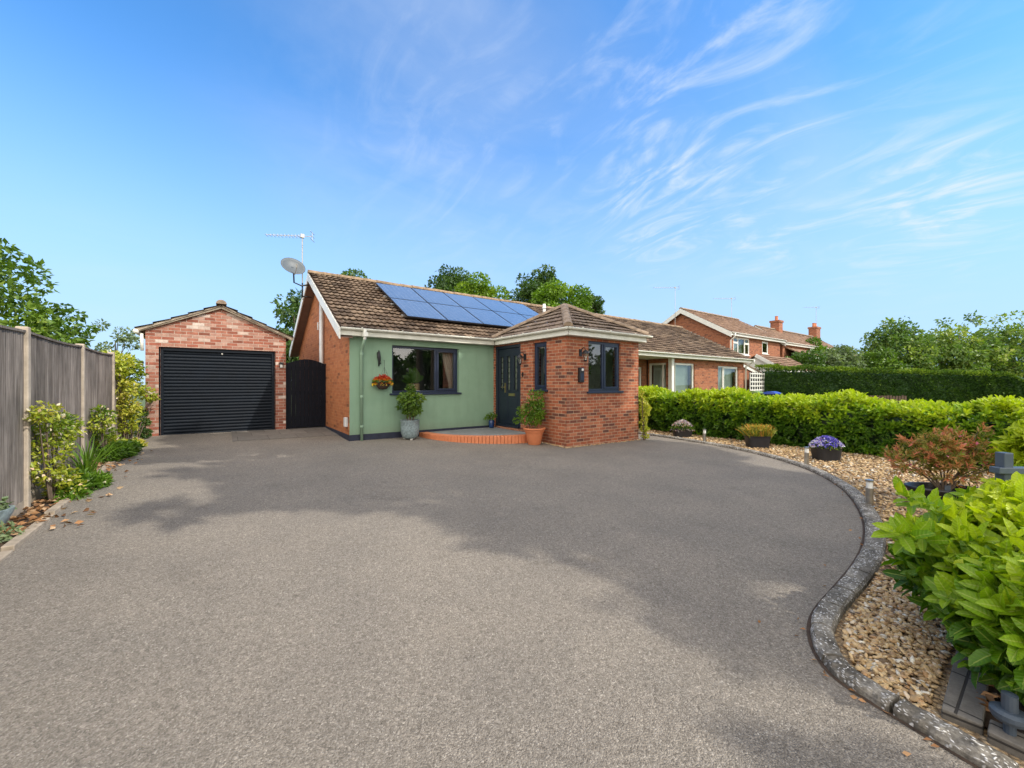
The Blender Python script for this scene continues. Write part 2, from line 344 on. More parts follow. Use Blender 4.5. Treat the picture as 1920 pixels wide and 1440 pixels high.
def stones():
    t = NT('gravel_stones'); a = t.N.new('ShaderNodeAttribute'); a.attribute_name = 'tint'
    c = t.ramp(a.outputs['Fac'], [(0, (.13, .085, .045)), (.2, (.33, .21, .10)), (.45, (.50, .35, .17)), (.65, (.62, .46, .25)), (.85, (.44, .25, .11)), (.93, (.76, .70, .56)), (1, (.30, .27, .23))])
    c = t.mix(.5, c, t.ramp(t.noise(90, 3), [(.3, (.65, .65, .65)), (.7, (1.2, 1.2, 1.2))]), 'MULTIPLY')
    return t.out(c, .6, spec=.4)
M['stones'] = stones()
def kerbmat():
    t = NT('speckled_kerb'); n = t.noise(5, 6, .6)
    c = t.ramp(n, [(.32, (.075, .066, .054)), (.5, (.155, .14, .118)), (.68, (.30, .275, .235))])
    mp = t.N.new('ShaderNodeMapping'); mp.inputs['Scale'].default_value = (.75, 1.5, 1); wv = t.N.new('ShaderNodeTexNoise'); wv.inputs['Scale'].default_value = 16; t.link(t.tc.outputs['UV'], wv.inputs['Vector']); ad = t.N.new('ShaderNodeMix'); ad.data_type = 'VECTOR'; ad.inputs[0].default_value = .05; t.link(t.tc.outputs['UV'], ad.inputs[4]); t.link(wv.outputs['Color'], ad.inputs[5]); t.link(ad.outputs[1], mp.inputs[0])
    vo = t.N.new('ShaderNodeTexVoronoi'); vo.inputs['Scale'].default_value = 66; t.link(mp.outputs[0], vo.inputs['Vector'])
    rim = t.ramp(vo.outputs['Distance'], [(.26, (1, 1, 1)), (.46, (0, 0, 0))])
    pick = t.ramp(vo.outputs['Color'], [(.44, (0, 0, 0)), (.46, (1, 1, 1))])
    big = t.ramp(t.noise(4, 4, .65), [(.32, (0, 0, 0)), (.48, (1, 1, 1))])
    c = t.mix(.7, c, t.ramp(t.noise(60, 5, .7), [(.35, (.45, .44, .42)), (.62, (1.5, 1.5, 1.45))]), 'MULTIPLY')
    k = t.mix(1, t.mix(1, rim, pick, 'MULTIPLY'), big, 'MULTIPLY')
    c = t.mix(k, c, t.ramp(t.noise(80, 2), [(.3, (.50, .48, .44)), (.7, (.78, .76, .72))]))
    t.bump(t.math('ADD', n, t.math('MULTIPLY', k, .35)), .6, .012); return t.out(c, .85, spec=.25)
M['kerb'] = kerbmat()
def oldwood():
    t = NT('weathered_boards'); n = t.noise(7, 8, .7, sc3=(1, 1, .06)); n2 = t.noise(60, 6, .7, sc3=(1, 1, .035)); n3 = t.noise(1.3, 4)
    a = t.N.new('ShaderNodeAttribute'); a.attribute_name = 'tint'
    c = t.ramp(n2, [(.3, (.075, .065, .056)), (.48, (.19, .165, .143)), (.72, (.36, .325, .29))])
    c = t.mix(.8, c, t.ramp(n, [(.3, (.50, .48, .46)), (.7, (1.4, 1.4, 1.38))]), 'MULTIPLY')
    c = t.mix(.7, c, t.ramp(n3, [(.35, (.58, .56, .54)), (.65, (1.35, 1.3, 1.25))]), 'MULTIPLY')
    t.bump(n2, .7, .006); return t.out(c, .9, spec=.2)
M['boards'] = oldwood()
def leafmat(name, stops, rough=.42, trans=.35, spec=.4, veins=False):
    t = NT(name); a = t.N.new('ShaderNodeAttribute'); a.attribute_name = 'tint'
    c = t.ramp(a.outputs['Fac'], stops)
    c = t.mix(.45, c, t.ramp(t.noise(9, 3), [(.3, (.72, .74, .7)), (.7, (1.2, 1.2, 1.15))]), 'MULTIPLY')
    if veins:
        ac = t.N.new('ShaderNodeAttribute'); ac.attribute_name = 'across'; al = t.N.new('ShaderNodeAttribute'); al.attribute_name = 'along'
        aa = t.math('ABSOLUTE', ac.outputs['Fac']); w = t.math('SINE', t.math('SUBTRACT', t.math('MULTIPLY', al.outputs['Fac'], 52), t.math('MULTIPLY', aa, 7)))
        c = t.mix(.5, c, t.ramp(w, [(.0, (.86, .86, .86)), (.8, (1, 1, 1)), (1, (1.18, 1.15, 1.1))]), 'MULTIPLY')
        c = t.mix(t.ramp(aa, [(.05, (.55, .55, .55)), (.13, (0, 0, 0))]), c, (.42, .50, .10))
        c = t.mix(t.ramp(t.noise(55, 3, .6), [(.70, (0, 0, 0)), (.76, (.6, .6, .6))]), c, (.20, .13, .03))
        t.bump(t.math('ADD', w, t.math('MULTIPLY', aa, 3)), .25, .004)
    t.out(c, rough, spec=spec)
    tl = t.N.new('ShaderNodeBsdfTranslucent'); t.link(t.mix(1, c, (1.15, 1.25, .45), 'MULTIPLY'), tl.inputs[0])
    ms = t.N.new('ShaderNodeMixShader'); ms.inputs[0].default_value = trans
    t.link(t.b.outputs[0], ms.inputs[1]); t.link(tl.outputs[0], ms.inputs[2]); t.link(ms.outputs[0], t.N['Material Output'].inputs[0])
    return t.m
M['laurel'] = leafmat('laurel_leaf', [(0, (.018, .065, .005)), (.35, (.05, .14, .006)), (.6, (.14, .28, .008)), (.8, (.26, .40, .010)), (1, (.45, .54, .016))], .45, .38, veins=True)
M['leaf_mid'] = leafmat('mid_green_leaf', [(0, (.03, .07, .010)), (.5, (.085, .165, .022)), (.85, (.18, .28, .035)), (1, (.30, .38, .06))])
M['leaf_dark'] = leafmat('dark_green_leaf', [(0, (.022, .055, .014)), (.5, (.055, .11, .026)), (1, (.13, .21, .04))])
M['leaf_lime'] = leafmat('lime_leaf', [(0, (.06, .13, .012)), (.5, (.15, .27, .02)), (1, (.30, .40, .04))])
M['leaf_grey'] = leafmat('grey_green_leaf', [(0, (.05, .09, .035)), (.5, (.13, .19, .09)), (1, (.26, .33, .17))])
M['leaf_shade'] = leafmat('broad_leaf_shrub', [(0, (.045, .11, .028)), (.5, (.115, .20, .045)), (.8, (.25, .34, .06)), (1, (.46, .48, .10))])
M['leaf_yellow'] = leafmat('yellow_variegated_leaf', [(0, (.05, .11, .012)), (.3, (.16, .25, .02)), (.6, (.42, .45, .04)), (.85, (.62, .52, .10)), (1, (.60, .26, .06))])
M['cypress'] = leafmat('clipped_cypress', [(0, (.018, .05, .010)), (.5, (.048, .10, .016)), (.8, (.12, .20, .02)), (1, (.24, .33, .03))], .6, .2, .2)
M['pieris'] = leafmat('bronze_pink_leaf', [(0, (.10, .15, .02)), (.3, (.24, .26, .05)), (.5, (.38, .28, .08)), (.7, (.58, .24, .11)), (.88, (.66, .20, .15)), (1, (.75, .30, .34))])
M['fl_blue'] = leafmat('blue_white_petals', [(0, (.06, .05, .45)), (.45, (.16, .13, .62)), (.6, (.45, .40, .80)), (.75, (.85, .85, .90)), (1, (.30, .08, .25))], .6, .2)
M['fl_mixed'] = leafmat('white_purple_petals', [(0, (.10, .04, .16)), (.3, (.40, .34, .45)), (.6, (.75, .72, .70)), (.85, (.40, .22, .32)), (1, (.75, .25, .05))], .6, .2)
M['fl_orange'] = leafmat('orange_yellow_petals', [(0, (.45, .03, .01)), (.45, (.65, .14, .02)), (.7, (.80, .45, .03)), (1, (.85, .70, .05))], .6, .2)
M['fl_cream'] = leafmat('cream_petals', [(0, (.75, .65, .40)), (.6, (.85, .78, .60)), (1, (.80, .50, .35))], .6, .3)
M['fl_pink'] = leafmat('pink_petals', [(0, (.75, .12, .30)), (1, (.85, .35, .55))], .6, .2)
M['heather'] = leafmat('orange_tipped_heather', [(0, (.10, .15, .02)), (.45, (.26, .27, .03)), (.75, (.50, .36, .04)), (1, (.65, .22, .05))], .6, .2)
M['dead'] = leafmat('fallen_leaves', [(0, (.12, .06, .03)), (.5, (.36, .18, .08)), (1, (.58, .42, .26))], .8, .1, .2)
M['ground'] = dull('grass_and_earth', (.07, .10, .03), .95, .5, 3, bump=.5)

# ---------------------------------------------------------------- foliage
def norm(a): return a/np.maximum(np.linalg.norm(a, axis=-1, keepdims=True), 1e-6)
LAUREL_T = []
for a_, w_ in zip((0, .22, .52, .84, 1), (.08, .76, 1, .72, .06)):
    for b_ in (-1, 0, 1): LAUREL_T.append((a_, b_*w_*.5, abs(b_)*w_*.10 - .28*a_*a_))
LAUREL_T = np.array(LAUREL_T); LAUREL_F = [(r*3+c, r*3+c+1, r*3+c+4, r*3+c+3) for r in range(4) for c in range(2)]
SIMPLE_T = np.array([(0, 0, 0), (.45, -.5, .09), (1, 0, -.12), (.45, .5, .09)]); SIMPLE_F = [(0, 1, 2), (0, 2, 3)]
BLADE_T = np.array([(0, -.5, 0), (0, .5, 0), (.35, -.5, .05), (.35, .5, .05), (.7, -.35, -.05), (.7, .35, -.05), (1, 0, -.28)]); BLADE_F = [(0, 1, 3, 2), (2, 3, 5, 4), (4, 5, 6)]
def leaf_mesh(name, mat, P, D, L, Wd, tint, parent, T=SIMPLE_T, F=SIMPLE_F, Nh=None, smooth=False):
    P = np.asarray(P, float); n = len(P); D = norm(np.asarray(D, float))
    if Nh is None: Nh = rng.normal(size=(n, 3)) + np.array([0, 0, 1.0])
    S = norm(np.cross(D, Nh)); Nn = np.cross(S, D)
    L = np.broadcast_to(L, n)[:, None, None]; Wd = np.broadcast_to(Wd, n)[:, None, None]
    V = P[:, None] + D[:, None]*T[None, :, 0:1]*L + S[:, None]*T[None, :, 1:2]*Wd + Nn[:, None]*T[None, :, 2:3]*L
    k = len(T); V = V.reshape(-1, 3)
    lens = np.array([len(f) for f in F]); flat = np.concatenate([np.array(f) for f in F])
    loops = (flat[None, :] + (np.arange(n)*k)[:, None]).ravel(); tot = np.tile(lens, n); start = np.concatenate([[0], np.cumsum(tot)[:-1]])
    me = bpy.data.meshes.new(name); me.vertices.add(len(V)); me.vertices.foreach_set('co', V.astype(np.float32).ravel())
    me.loops.add(len(loops)); me.loops.foreach_set('vertex_index', loops.astype(np.int32))
    me.polygons.add(len(tot)); me.polygons.foreach_set('loop_start', start.astype(np.int32)); me.polygons.foreach_set('loop_total', tot.astype(np.int32))
    if smooth: me.polygons.foreach_set('use_smooth', np.ones(len(tot), bool))
    me.update(calc_edges=True)
    at = me.attributes.new('tint', 'FLOAT', 'POINT'); at.data.foreach_set('value', np.repeat(np.clip(tint, 0, 1), k).astype(np.float32))
    if k == 15:
        for nm, vals in (('across', np.tile([-1., 0., 1.], 5)), ('along', np.repeat([0, .22, .52, .84, 1.], 3))):
            at = me.attributes.new(nm, 'FLOAT', 'POINT'); at.data.foreach_set('value', np.tile(vals, n).astype(np.float32))
    me.materials.append(mat); o = bpy.data.objects.new(name, me); col.objects.link(o)
    if parent is not None: o.parent = parent
    else: o.rotation_euler = (0, 0, YAW)
    return o
def rvec(n): return norm(rng.normal(size=(n, 3)))
def clump_cloud(C, r, n):
    """n leaf points spread over the shells of balls C with radii r"""
    C = np.asarray(C); r = np.asarray(r); p = r**2/np.sum(r**2); i = rng.choice(len(C), n, p=p); d = rvec(n)
    rr = r[i]*(.45+.6*rng.random(n)**.5)
    return C[i]+d*rr[:, None]*np.array([1, 1, .8]), d, i
def crown(name, mat, parent, C, r, n, size, tint0=.1, tint1=.9, asp=.55, smooth=False):
    P, d, i = clump_cloud(C, r, n); D = d*.7+rvec(n)*.9+np.array([0, 0, -.15])
    s = size*(.6+.8*rng.random(n)); base = rng.random(len(C))
    ti = tint0+(tint1-tint0)*(.55*base[i]+.45*rng.random(n))
    return leaf_mesh(name, mat, P, D, s, s*asp, ti, parent, smooth=smooth)
def ellipsoid_clumps(n, c, rad, cr, flat=.75, shell=.55):
    d = rvec(n); q = shell+(1-shell)*rng.random(n); P = np.array(c)+d*np.array(rad)*q[:, None]
    return P, cr*(.6+.7*rng.random(n))
def trunk_and_limbs(parent, h, r, clumps, name='trunk', n=7, lean=(0, 0)):
    m = MB(); top = Vector((lean[0], lean[1], h))
    pts = [Vector((0, 0, -.3)), Vector((lean[0]*.15, lean[1]*.15, h*.3)), Vector((lean[0]*.5, lean[1]*.5, h*.65)), top]
    m.tube(pts, [r*1.35, r, r*.75, r*.35], 9)
    for k in range(n):
        c = Vector(clumps[k*max(1, len(clumps)//n) % len(clumps)]); f = .35+.5*k/n
        a = pts[1].lerp(top, f); mid = a.lerp(c, .5)+Vector((0, 0, -.06*(c-a).length))
        m.tube([a, mid, c], [r*.45, r*.28, r*.08], 6)
    return m.build(name, M['bark'], parent, smooth=True, off=(0, 0, 0))
def tree(name, label, u, v, h, clump_c, clump_rad, cr, ncl, nleaf, size, mat, t=(.1, .9), group=None, r=.16, z=None, trunk_h=None, extra=None, cat='tree'):
    o = thing(name, label, cat, u, v, z, group=group)
    C, rr = ellipsoid_clumps(ncl, clump_c, clump_rad, cr)
    if extra:
        C = np.vstack([C, np.array([e[:3] for e in extra])]); rr = np.concatenate([rr, np.array([e[3] for e in extra])])
    crown('crown', mat, o, C, rr, nleaf, size, *t)
    trunk_and_limbs(o, trunk_h or clump_c[2], r, C)
    return o
def shoots(P, A, nl, size, tint, spread=.75, asp=.40):
    """laurel shoots: nl leaves whorled round each axis A; returns arrays"""
    n = len(P); PP, DD, NN, SS, TT = [], [], [], [], []
    A = norm(A); U = norm(np.cross(A, rvec(n))); Vv = np.cross(A, U)
    for k in range(nl):
        ph = k*2.4+rng.random(n)*.6; f = k/nl
        rad = U*np.cos(ph)[:, None]+Vv*np.sin(ph)[:, None]
        op = spread*(1.25-f*1.0)
        D = A*math.cos(op)+rad*math.sin(op)+rng.normal(size=(n, 3))*.10
        s = size*(.60+.70*rng.random(n))*(1-.25*f)
        PP.append(P+A*(size*1.1*f)[:, None] if isinstance(size, np.ndarray) else P+A*size*1.1*f); DD.append(D); NN.append(A*1.0-rad*.3+rng.normal(size=(n, 3))*.25+np.array([0, 0, .2])); SS.append(s)
        TT.append(tint+.22*(f-.5)+rng.normal(size=n)*.06)
    return map(np.concatenate, (PP, DD, NN, SS, TT))
def lumpy_core(name, mat, parent, line, w, h, zfun, n=60, off=None, amp=.07):
    """solid dark twiggy heart of a hedge swept along a line, uneven like the clipped hedge round it"""
    m = MB(); prof = [(-.5, 0), (-.53, .3), (-.5, .7), (-.36, .97), (0, 1.03), (.36, .97), (.5, .7), (.53, .3), (.5, 0)]
    rows = []
    for i in range(n+1):
        t = i/n*(len(line)-1); k = min(int(t), len(line)-2); p = Vector(line[k]).lerp(Vector(line[k+1]), t-k)
        d = (Vector(line[k+1])-Vector(line[k])).normalized(); s = Vector((d.y, -d.x)); e = .5 if i in (0, n) else 1
        ww = (w(t) if callable(w) else w); hh = h(t) if callable(h) else h
        rows.append([(p.x+s.x*a*ww*e+random.uniform(-amp, amp), p.y+s.y*a*ww*e+random.uniform(-amp, amp), zfun(p.x, p.y)+b*hh*(1 if e == 1 else .9)+random.uniform(-amp, amp)) for a, b in prof])
    vs = [v for r_ in rows for v in r_]; k = len(prof)
    fs = [(i*k+j, i*k+j+1, (i+1)*k+j+1, (i+1)*k+j) for i in range(n) for j in range(k-1)] + [tuple(range(k))[::-1], tuple(range(n*k, n*k+k))]
    m.add(vs, fs); return m.build(name, mat, parent, off=off)

# ---------------------------------------------------------------- ground
m = MB()
us = [-600, -150, -40, -9, -4, 0, 4, 8, 12, 15, 25, 45, 90, 200, 700]; vs_ = [-600, -100, -30, -9, -4, 0, 4, 8, 12, 14, 20, 40, 90, 200, 700]
m.add([(u, v, G(u, v)-.03) for v in vs_ for u in us], [(j*15+i, j*15+i+1, j*15+i+16, j*15+i+15) for j in range(14) for i in range(14)])
tag(m.build('ground', M['ground']), kind='structure')
KIN = [(10.02, 9.6), (10.05, 8.4), (10.1, 7.28), (10.15, 6.5), (10.14, 5.4), (9.93, 4.35), (9.5, 3.5), (8.87, 2.72), (7.86, 2.03), (6.97, 1.65), (6.1, 1.36), (5.28, 1.18), (4.58, 1.09), (3.88, 1.05), (3.42, 1.03), (3.14, .985), (2.92, .90), (2.76, .80), (2.68, .69), (2.65, .58), (2.63, .48), (2.61, .38), (2.59, .27), (2.56, .1), (2.53, -.2), (2.5, -.8)]
def smooth_line(P, n=3):
    P = [Vector(p) for p in P]
    for _ in range(n):
        Q = [P[0]]
        for a, b in zip(P, P[1:]): Q += [a.lerp(b, .25), a.lerp(b, .75)]
        Q.append(P[-1]); P = Q
    return P
KL = smooth_line(KIN, 2)
def offset(P, d):
    out = []
    for i, p in enumerate(P):
        t = (P[min(i+1, len(P)-1)]-P[max(i-1, 0)]).normalized(); out.append(p+Vector((-t.y, t.x))*d)
    return out
KW = lambda p: .15
def KWd(i): f = min(1, max(0, (KL[i].x-3.0)/2.2)); return .128+.045*f
KO = offset(KL, .17)
def sheet(name, poly, dz, mat, kind='structure'):
    m = MB(); m.quad(*[(p[0], p[1], G(p[0], p[1])+dz) for p in poly]); return tag(m.build(name, mat), kind=kind)
drive = [(-1.42, -8.5), (2.45, -8.5), (2.45, -.8)] + [tuple(p) for p in KL[::-1]] + [(10.02, 9.9), (2.6, 9.9), (2.6, 12.6), (-1.42, 12.6)]
sheet('driveway', drive, 0, M['tarmac'])
grav = [tuple(p) for p in offset(KL, .05)] + [(4.2, -.8), (13.6, -.8), (13.6, 9.6)]
sheet('gravel_base', grav, -.004, M['gravel'])
sheet('border_soil', [(-1.80, -8.5), (-1.42, -8.5), (-1.42, 12.3), (-1.80, 12.3)], -.002, M['soil'])
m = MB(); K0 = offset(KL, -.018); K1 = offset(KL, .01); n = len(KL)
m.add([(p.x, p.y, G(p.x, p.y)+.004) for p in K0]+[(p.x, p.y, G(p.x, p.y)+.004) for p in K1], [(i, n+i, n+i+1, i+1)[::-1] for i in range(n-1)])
tag(m.build('kerb_joint_shade', M['soil']), kind='structure')  # dark joint strip; also paints in the kerb's shadow line along the drive
# kerb: bedded speckled kerb stones, a gap at every joint
m = MB(); acc = 0; seg = []
def kerb_seg(pts, m):
    Pm = [KL[i] for i in pts]; rows = []
    for q, i in enumerate(pts):
        t = (KL[min(i+1, len(KL)-1)]-KL[max(i-1, 0)]).normalized(); nrm = Vector((-t.y, t.x)); p = KL[i]; ja = random.Random(i)
        kw = KWd(i)/.20; e = t*.009*(1 if q == 0 else (-1 if q == len(pts)-1 else 0))
        row = []
        for a, b in ((0, -.05), (.006, .030), (.026, .050), (.10, .056), (.17, .050), (.19, .032), (.20, -.05)):
            x = p+nrm*(a*kw+(ja.uniform(-.005, .005) if b > 0 else 0))+e; row.append((x.x, x.y, G(x.x, x.y)+b+(ja.uniform(-.004, .004) if b > 0 else 0)))
        rows.append(row)
    L0 = arc[pts[0]]
    uv = [(arc[i], j*.035) for i in pts for j in range(7)]
    fs = [(i*7+j, (i+1)*7+j, (i+1)*7+j+1, i*7+j+1) for i in range(len(pts)-1) for j in range(6)] + [tuple(range(7)), tuple(range((len(pts)-1)*7, len(pts)*7))[::-1]]
    m.add([v for r_ in rows for v in r_], fs, uv)
arc = [0]
for a, b in zip(KL, KL[1:]): arc.append(arc[-1]+(b-a).length)
cur = [0]
for i in range(1, len(KL)):
    cur.append(i)
    if arc[i]-arc[cur[0]] > .34 or i == len(KL)-1:
        kerb_seg(cur, m); cur = [i]
tag(m.build('kerb', M['kerb'], smooth=False), kind='structure')
m = MB()
for i in range(18):
    v0 = -6+i*1.02; m.box((-1.50, v0+.006, G(-1.45, v0)-.08), (-1.42, v0+1.01, G(-1.45, v0+.5)+.035))
tag(m.build('border_edging', M['concrete'], bevel=.008), kind='structure')
m = MB(); m.prism([(.2, 10.75), (2.42, 10.75), (2.42, 12.5), (.2, 12.5)], lambda u, v: G(u, v)-.05, lambda u, v: G(u, v)+.012)
tag(m.build('gate_paving', M['slab']), kind='structure')
m = MB(); m.prism([(2.84, .215), (5.2, .30), (5.2, .43), (2.82, .345)], lambda u, v: G(u, v)-.05, lambda u, v: G(u, v)+.045)
m.prism([(2.80, .20), (2.92, .20), (2.92, -.9), (2.78, -.9)], lambda u, v: G(u, v)-.05, lambda u, v: G(u, v)+.05)
tag(m.build('block_edging', M['block'], bevel=.006), kind='structure')
sheet('soil_bed', [(2.9, .24), (5.2, .32), (5.2, -.85), (2.9, -.85)], .008, M['soil'])
# gravel stones
def ico(sub):
    import bmesh
    bm = bmesh.new(); bmesh.ops.create_icosphere(bm, subdivisions=sub, radius=1)
    V = np.array([v.co[:] for v in bm.verts]); F = [tuple(v.index for v in f.verts) for f in bm.faces]; bm.free(); return V, F
def point_in(poly, P):
    x, y = P[:, 0], P[:, 1]; ins = np.zeros(len(P), bool); n = len(poly)
    for i in range(n):
        x0, y0 = poly[i]; x1, y1 = poly[(i+1) % n]
        c = ((y0 > y) != (y1 > y)) & (x < (x1-x0)*(y-y0)/((y1-y0) or 1e-9)+x0); ins ^= c
    return ins
def stone_field(name, poly, n, size, sub, sel, dz=0.004, kind='stuff', mat='stones', flat=.5):
    lo = np.min(poly, 0); hi = np.max(poly, 0); P = lo+(hi-lo)*rng.random((n, 2)); P = P[point_in(poly, P)]; P = P[sel(P)]; n = len(P)
    V, F = ico(sub); k = len(V); s = size*(.55+.75*rng.random(n)); a = rng.random(n)*6.283
    S3 = np.stack([s*(.8+.5*rng.random(n)), s*(.55+.3*rng.random(n)), s*flat*(.7+.5*rng.random(n))], 1)
    Q = V[None]*S3[:, None]*(1+.13*rng.normal(size=(n, k, 1))); ca, sa = np.cos(a)[:, None], np.sin(a)[:, None]
    til = rng.normal(size=n)[:, None]*.35
    X = Q[..., 0]*ca-Q[..., 1]*sa; Y = Q[..., 0]*sa+Q[..., 1]*ca; Z = Q[..., 2]+til*Q[..., 0]
    X += P[:, 0:1]; Y += P[:, 1:2]; Z += (np.array([G(*p) for p in P])+dz+.35*S3[:, 2]+rng.random(n)*size*.35)[:, None]
    VV = np.stack([X, Y, Z], -1).reshape(-1, 3); Fa = np.array(F); LL = (Fa[None]+(np.arange(n)*k)[:, None, None]).reshape(-1)
    me = bpy.data.meshes.new(name); me.vertices.add(len(VV)); me.vertices.foreach_set('co', VV.astype(np.float32).ravel())
    nf = n*len(F); me.loops.add(nf*3); me.loops.foreach_set('vertex_index', LL.astype(np.int32)); me.polygons.add(nf)
    me.polygons.foreach_set('loop_start', (np.arange(nf)*3).astype(np.int32)); me.polygons.foreach_set('loop_total', np.full(nf, 3, np.int32))
    me.polygons.foreach_set('use_smooth', np.ones(nf, bool)); me.update(calc_edges=True)
    at = me.attributes.new('tint', 'FLOAT', 'POINT'); at.data.foreach_set('value', np.repeat(rng.random(n), k).astype(np.float32))
    me.materials.append(M[mat]); o = bpy.data.objects.new(name, me); col.objects.link(o); o.rotation_euler = (0, 0, YAW)
    return tag(o, 'golden brown gravel spread between the curved kerb and the laurel hedge', 'gravel', kind=kind)
gp = [tuple(p) for p in KO] + [(4.2, -.7), (5, .3), (9, .0), (12.6, .0), (12.8, 9.5)]
def near_sel(P):
    x = CU*P[:, 0]-SU*P[:, 1]; y = SU*P[:, 0]+CU*P[:, 1]; d = np.hypot(x, y); return (x < y*1.4) & (d < 4.6) & (P[:, 1] > .40)
def far_sel(P):
    x = CU*P[:, 0]-SU*P[:, 1]; y = SU*P[:, 0]+CU*P[:, 1]; d = np.hypot(x, y); return (x < y*1.5) & (d >= 4.55)
gpn = [p for p in gp]
stone_field('gravel', [(2.7, .4), (6.4, .4), (6.4, 1.4), (2.7, 1.4)], 11500, .017, 2, lambda P: near_sel(P) & point_in(gp, P))
stone_field('gravel', gp, 42000, .026, 1, far_sel)

for poly_ in ([(6.36, 6.62), (9.12, 6.62), (9.12, 6.72), (6.36, 6.72)], [(6.35, 6.62), (6.44, 6.62), (6.44, 7.9), (6.35, 7.9)]):
    o = stone_field('pebbles', poly_, 260, .017, 1, lambda P: P[:, 0] > -99); o['label'] = 'loose pale pebbles along the foot of the brick porch wall'; o['category'] = 'pebbles'
# ---------------------------------------------------------------- building helpers
X3, Y3, Z3 = Vector((1, 0, 0)), Vector((0, 1, 0)), Vector((0, 0, 1))
def front(v): return (Vector((0, v, 0)), X3, -Y3)            # a wall that faces the road; a = u
def side(u): return (Vector((u, 0, 0)), -Y3, -X3)            # a wall that faces left; a = -v
def right(u): return (Vector((u, 0, 0)), Y3, X3)             # a wall that faces right; a = v
def wall(m, pl, a0, a1, z0, z1, holes=(), th=.26):
    O, T, Nn = pl
    A = sorted({a0, a1, *[x for h in holes for x in h[:2]]}); Zs = sorted({z0, z1, *[x for h in holes for x in h[2:]]})
    P = lambda a, z, n: O+T*a+Nn*n+Z3*z
    flip = T.cross(Z3).dot(Nn) < 0
    def q(*p): m.quad(*(p[::-1] if flip else p))
    inh = lambda a, z: any(h[0] < a < h[1] and h[2] < z < h[3] for h in holes)
    for i in range(len(A)-1):
        for j in range(len(Zs)-1):
            if inh((A[i]+A[i+1])/2, (Zs[j]+Zs[j+1])/2): continue
            q(P(A[i], Zs[j], 0), P(A[i+1], Zs[j], 0), P(A[i+1], Zs[j+1], 0), P(A[i], Zs[j+1], 0))
            q(P(A[i], Zs[j+1], -th), P(A[i+1], Zs[j+1], -th), P(A[i+1], Zs[j], -th), P(A[i], Zs[j], -th))
    for h in holes:
        b0, b1, c0, c1 = h
        q(P(b0, c0, 0), P(b0, c1, 0), P(b0, c1, -th), P(b0, c0, -th)); q(P(b1, c1, 0), P(b1, c0, 0), P(b1, c0, -th), P(b1, c1, -th))
        q(P(b1, c0, 0), P(b0, c0, 0), P(b0, c0, -th), P(b1, c0, -th)); q(P(b0, c1, 0), P(b1, c1, 0), P(b1, c1, -th), P(b0, c1, -th))
def window(parent, pl, a0, a1, z0, z1, splits, mat, inset=.06, sill=True, fw=.06, lights=(), name='window', sillmat=None, gl='glass'):
    """frame with a pane in each light; splits = positions of the upright bars; lights = indices of opening casements with a second frame"""
    O, T, Nn = pl; m = MB(); B = lambda *a: m.pbox(O, T, Nn, *a)
    n0, n1 = -inset-.06, -inset
    B(a0, a1, z1-fw, z1, n0, n1); B(a0, a1, z0, z0+fw, n0, n1); B(a0, a0+fw, z0+fw, z1-fw, n0, n1); B(a1-fw, a1, z0+fw, z1-fw, n0, n1)
    xs = [a0+fw]
    for s_ in splits: B(s_-fw*.5, s_+fw*.5, z0+fw, z1-fw, n0, n1); xs += [s_-fw*.5, s_+fw*.5]
    xs.append(a1-fw)
    root = m.build(name, M[mat], parent, bevel=.004)
    for k in range(0, len(xs), 2):
        b0, b1, c0, c1 = xs[k], xs[k+1], z0+fw, z1-fw
        if k//2 in lights:
            s = MB(); w = .05
            for q in ((b0, b1, c1-w, c1), (b0, b1, c0, c0+w), (b0, b0+w, c0+w, c1-w), (b1-w, b1, c0+w, c1-w)): s.pbox(O, T, Nn, *q, n0+.01, n1+.018)
            s.build('casement', M[mat], root, bevel=.004, off=parent.get('_off')); b0 += w; b1 -= w; c0 += w; c1 -= w
        g = MB(); g.quad(*[O+T*a+Nn*(n0+.03)+Z3*z for a, z in ((b0, c0), (b1, c0), (b1, c1), (b0, c1))]); g.build('pane', M[gl], root, off=parent.get('_off'))
    if sill:
        s = MB(); s.pbox(O, T, Nn, a0-.06, a1+.06, z0-.045, z0, -inset, .055); s.build('sill', M[sillmat or mat], root, bevel=.006, off=parent.get('_off'))
    return root
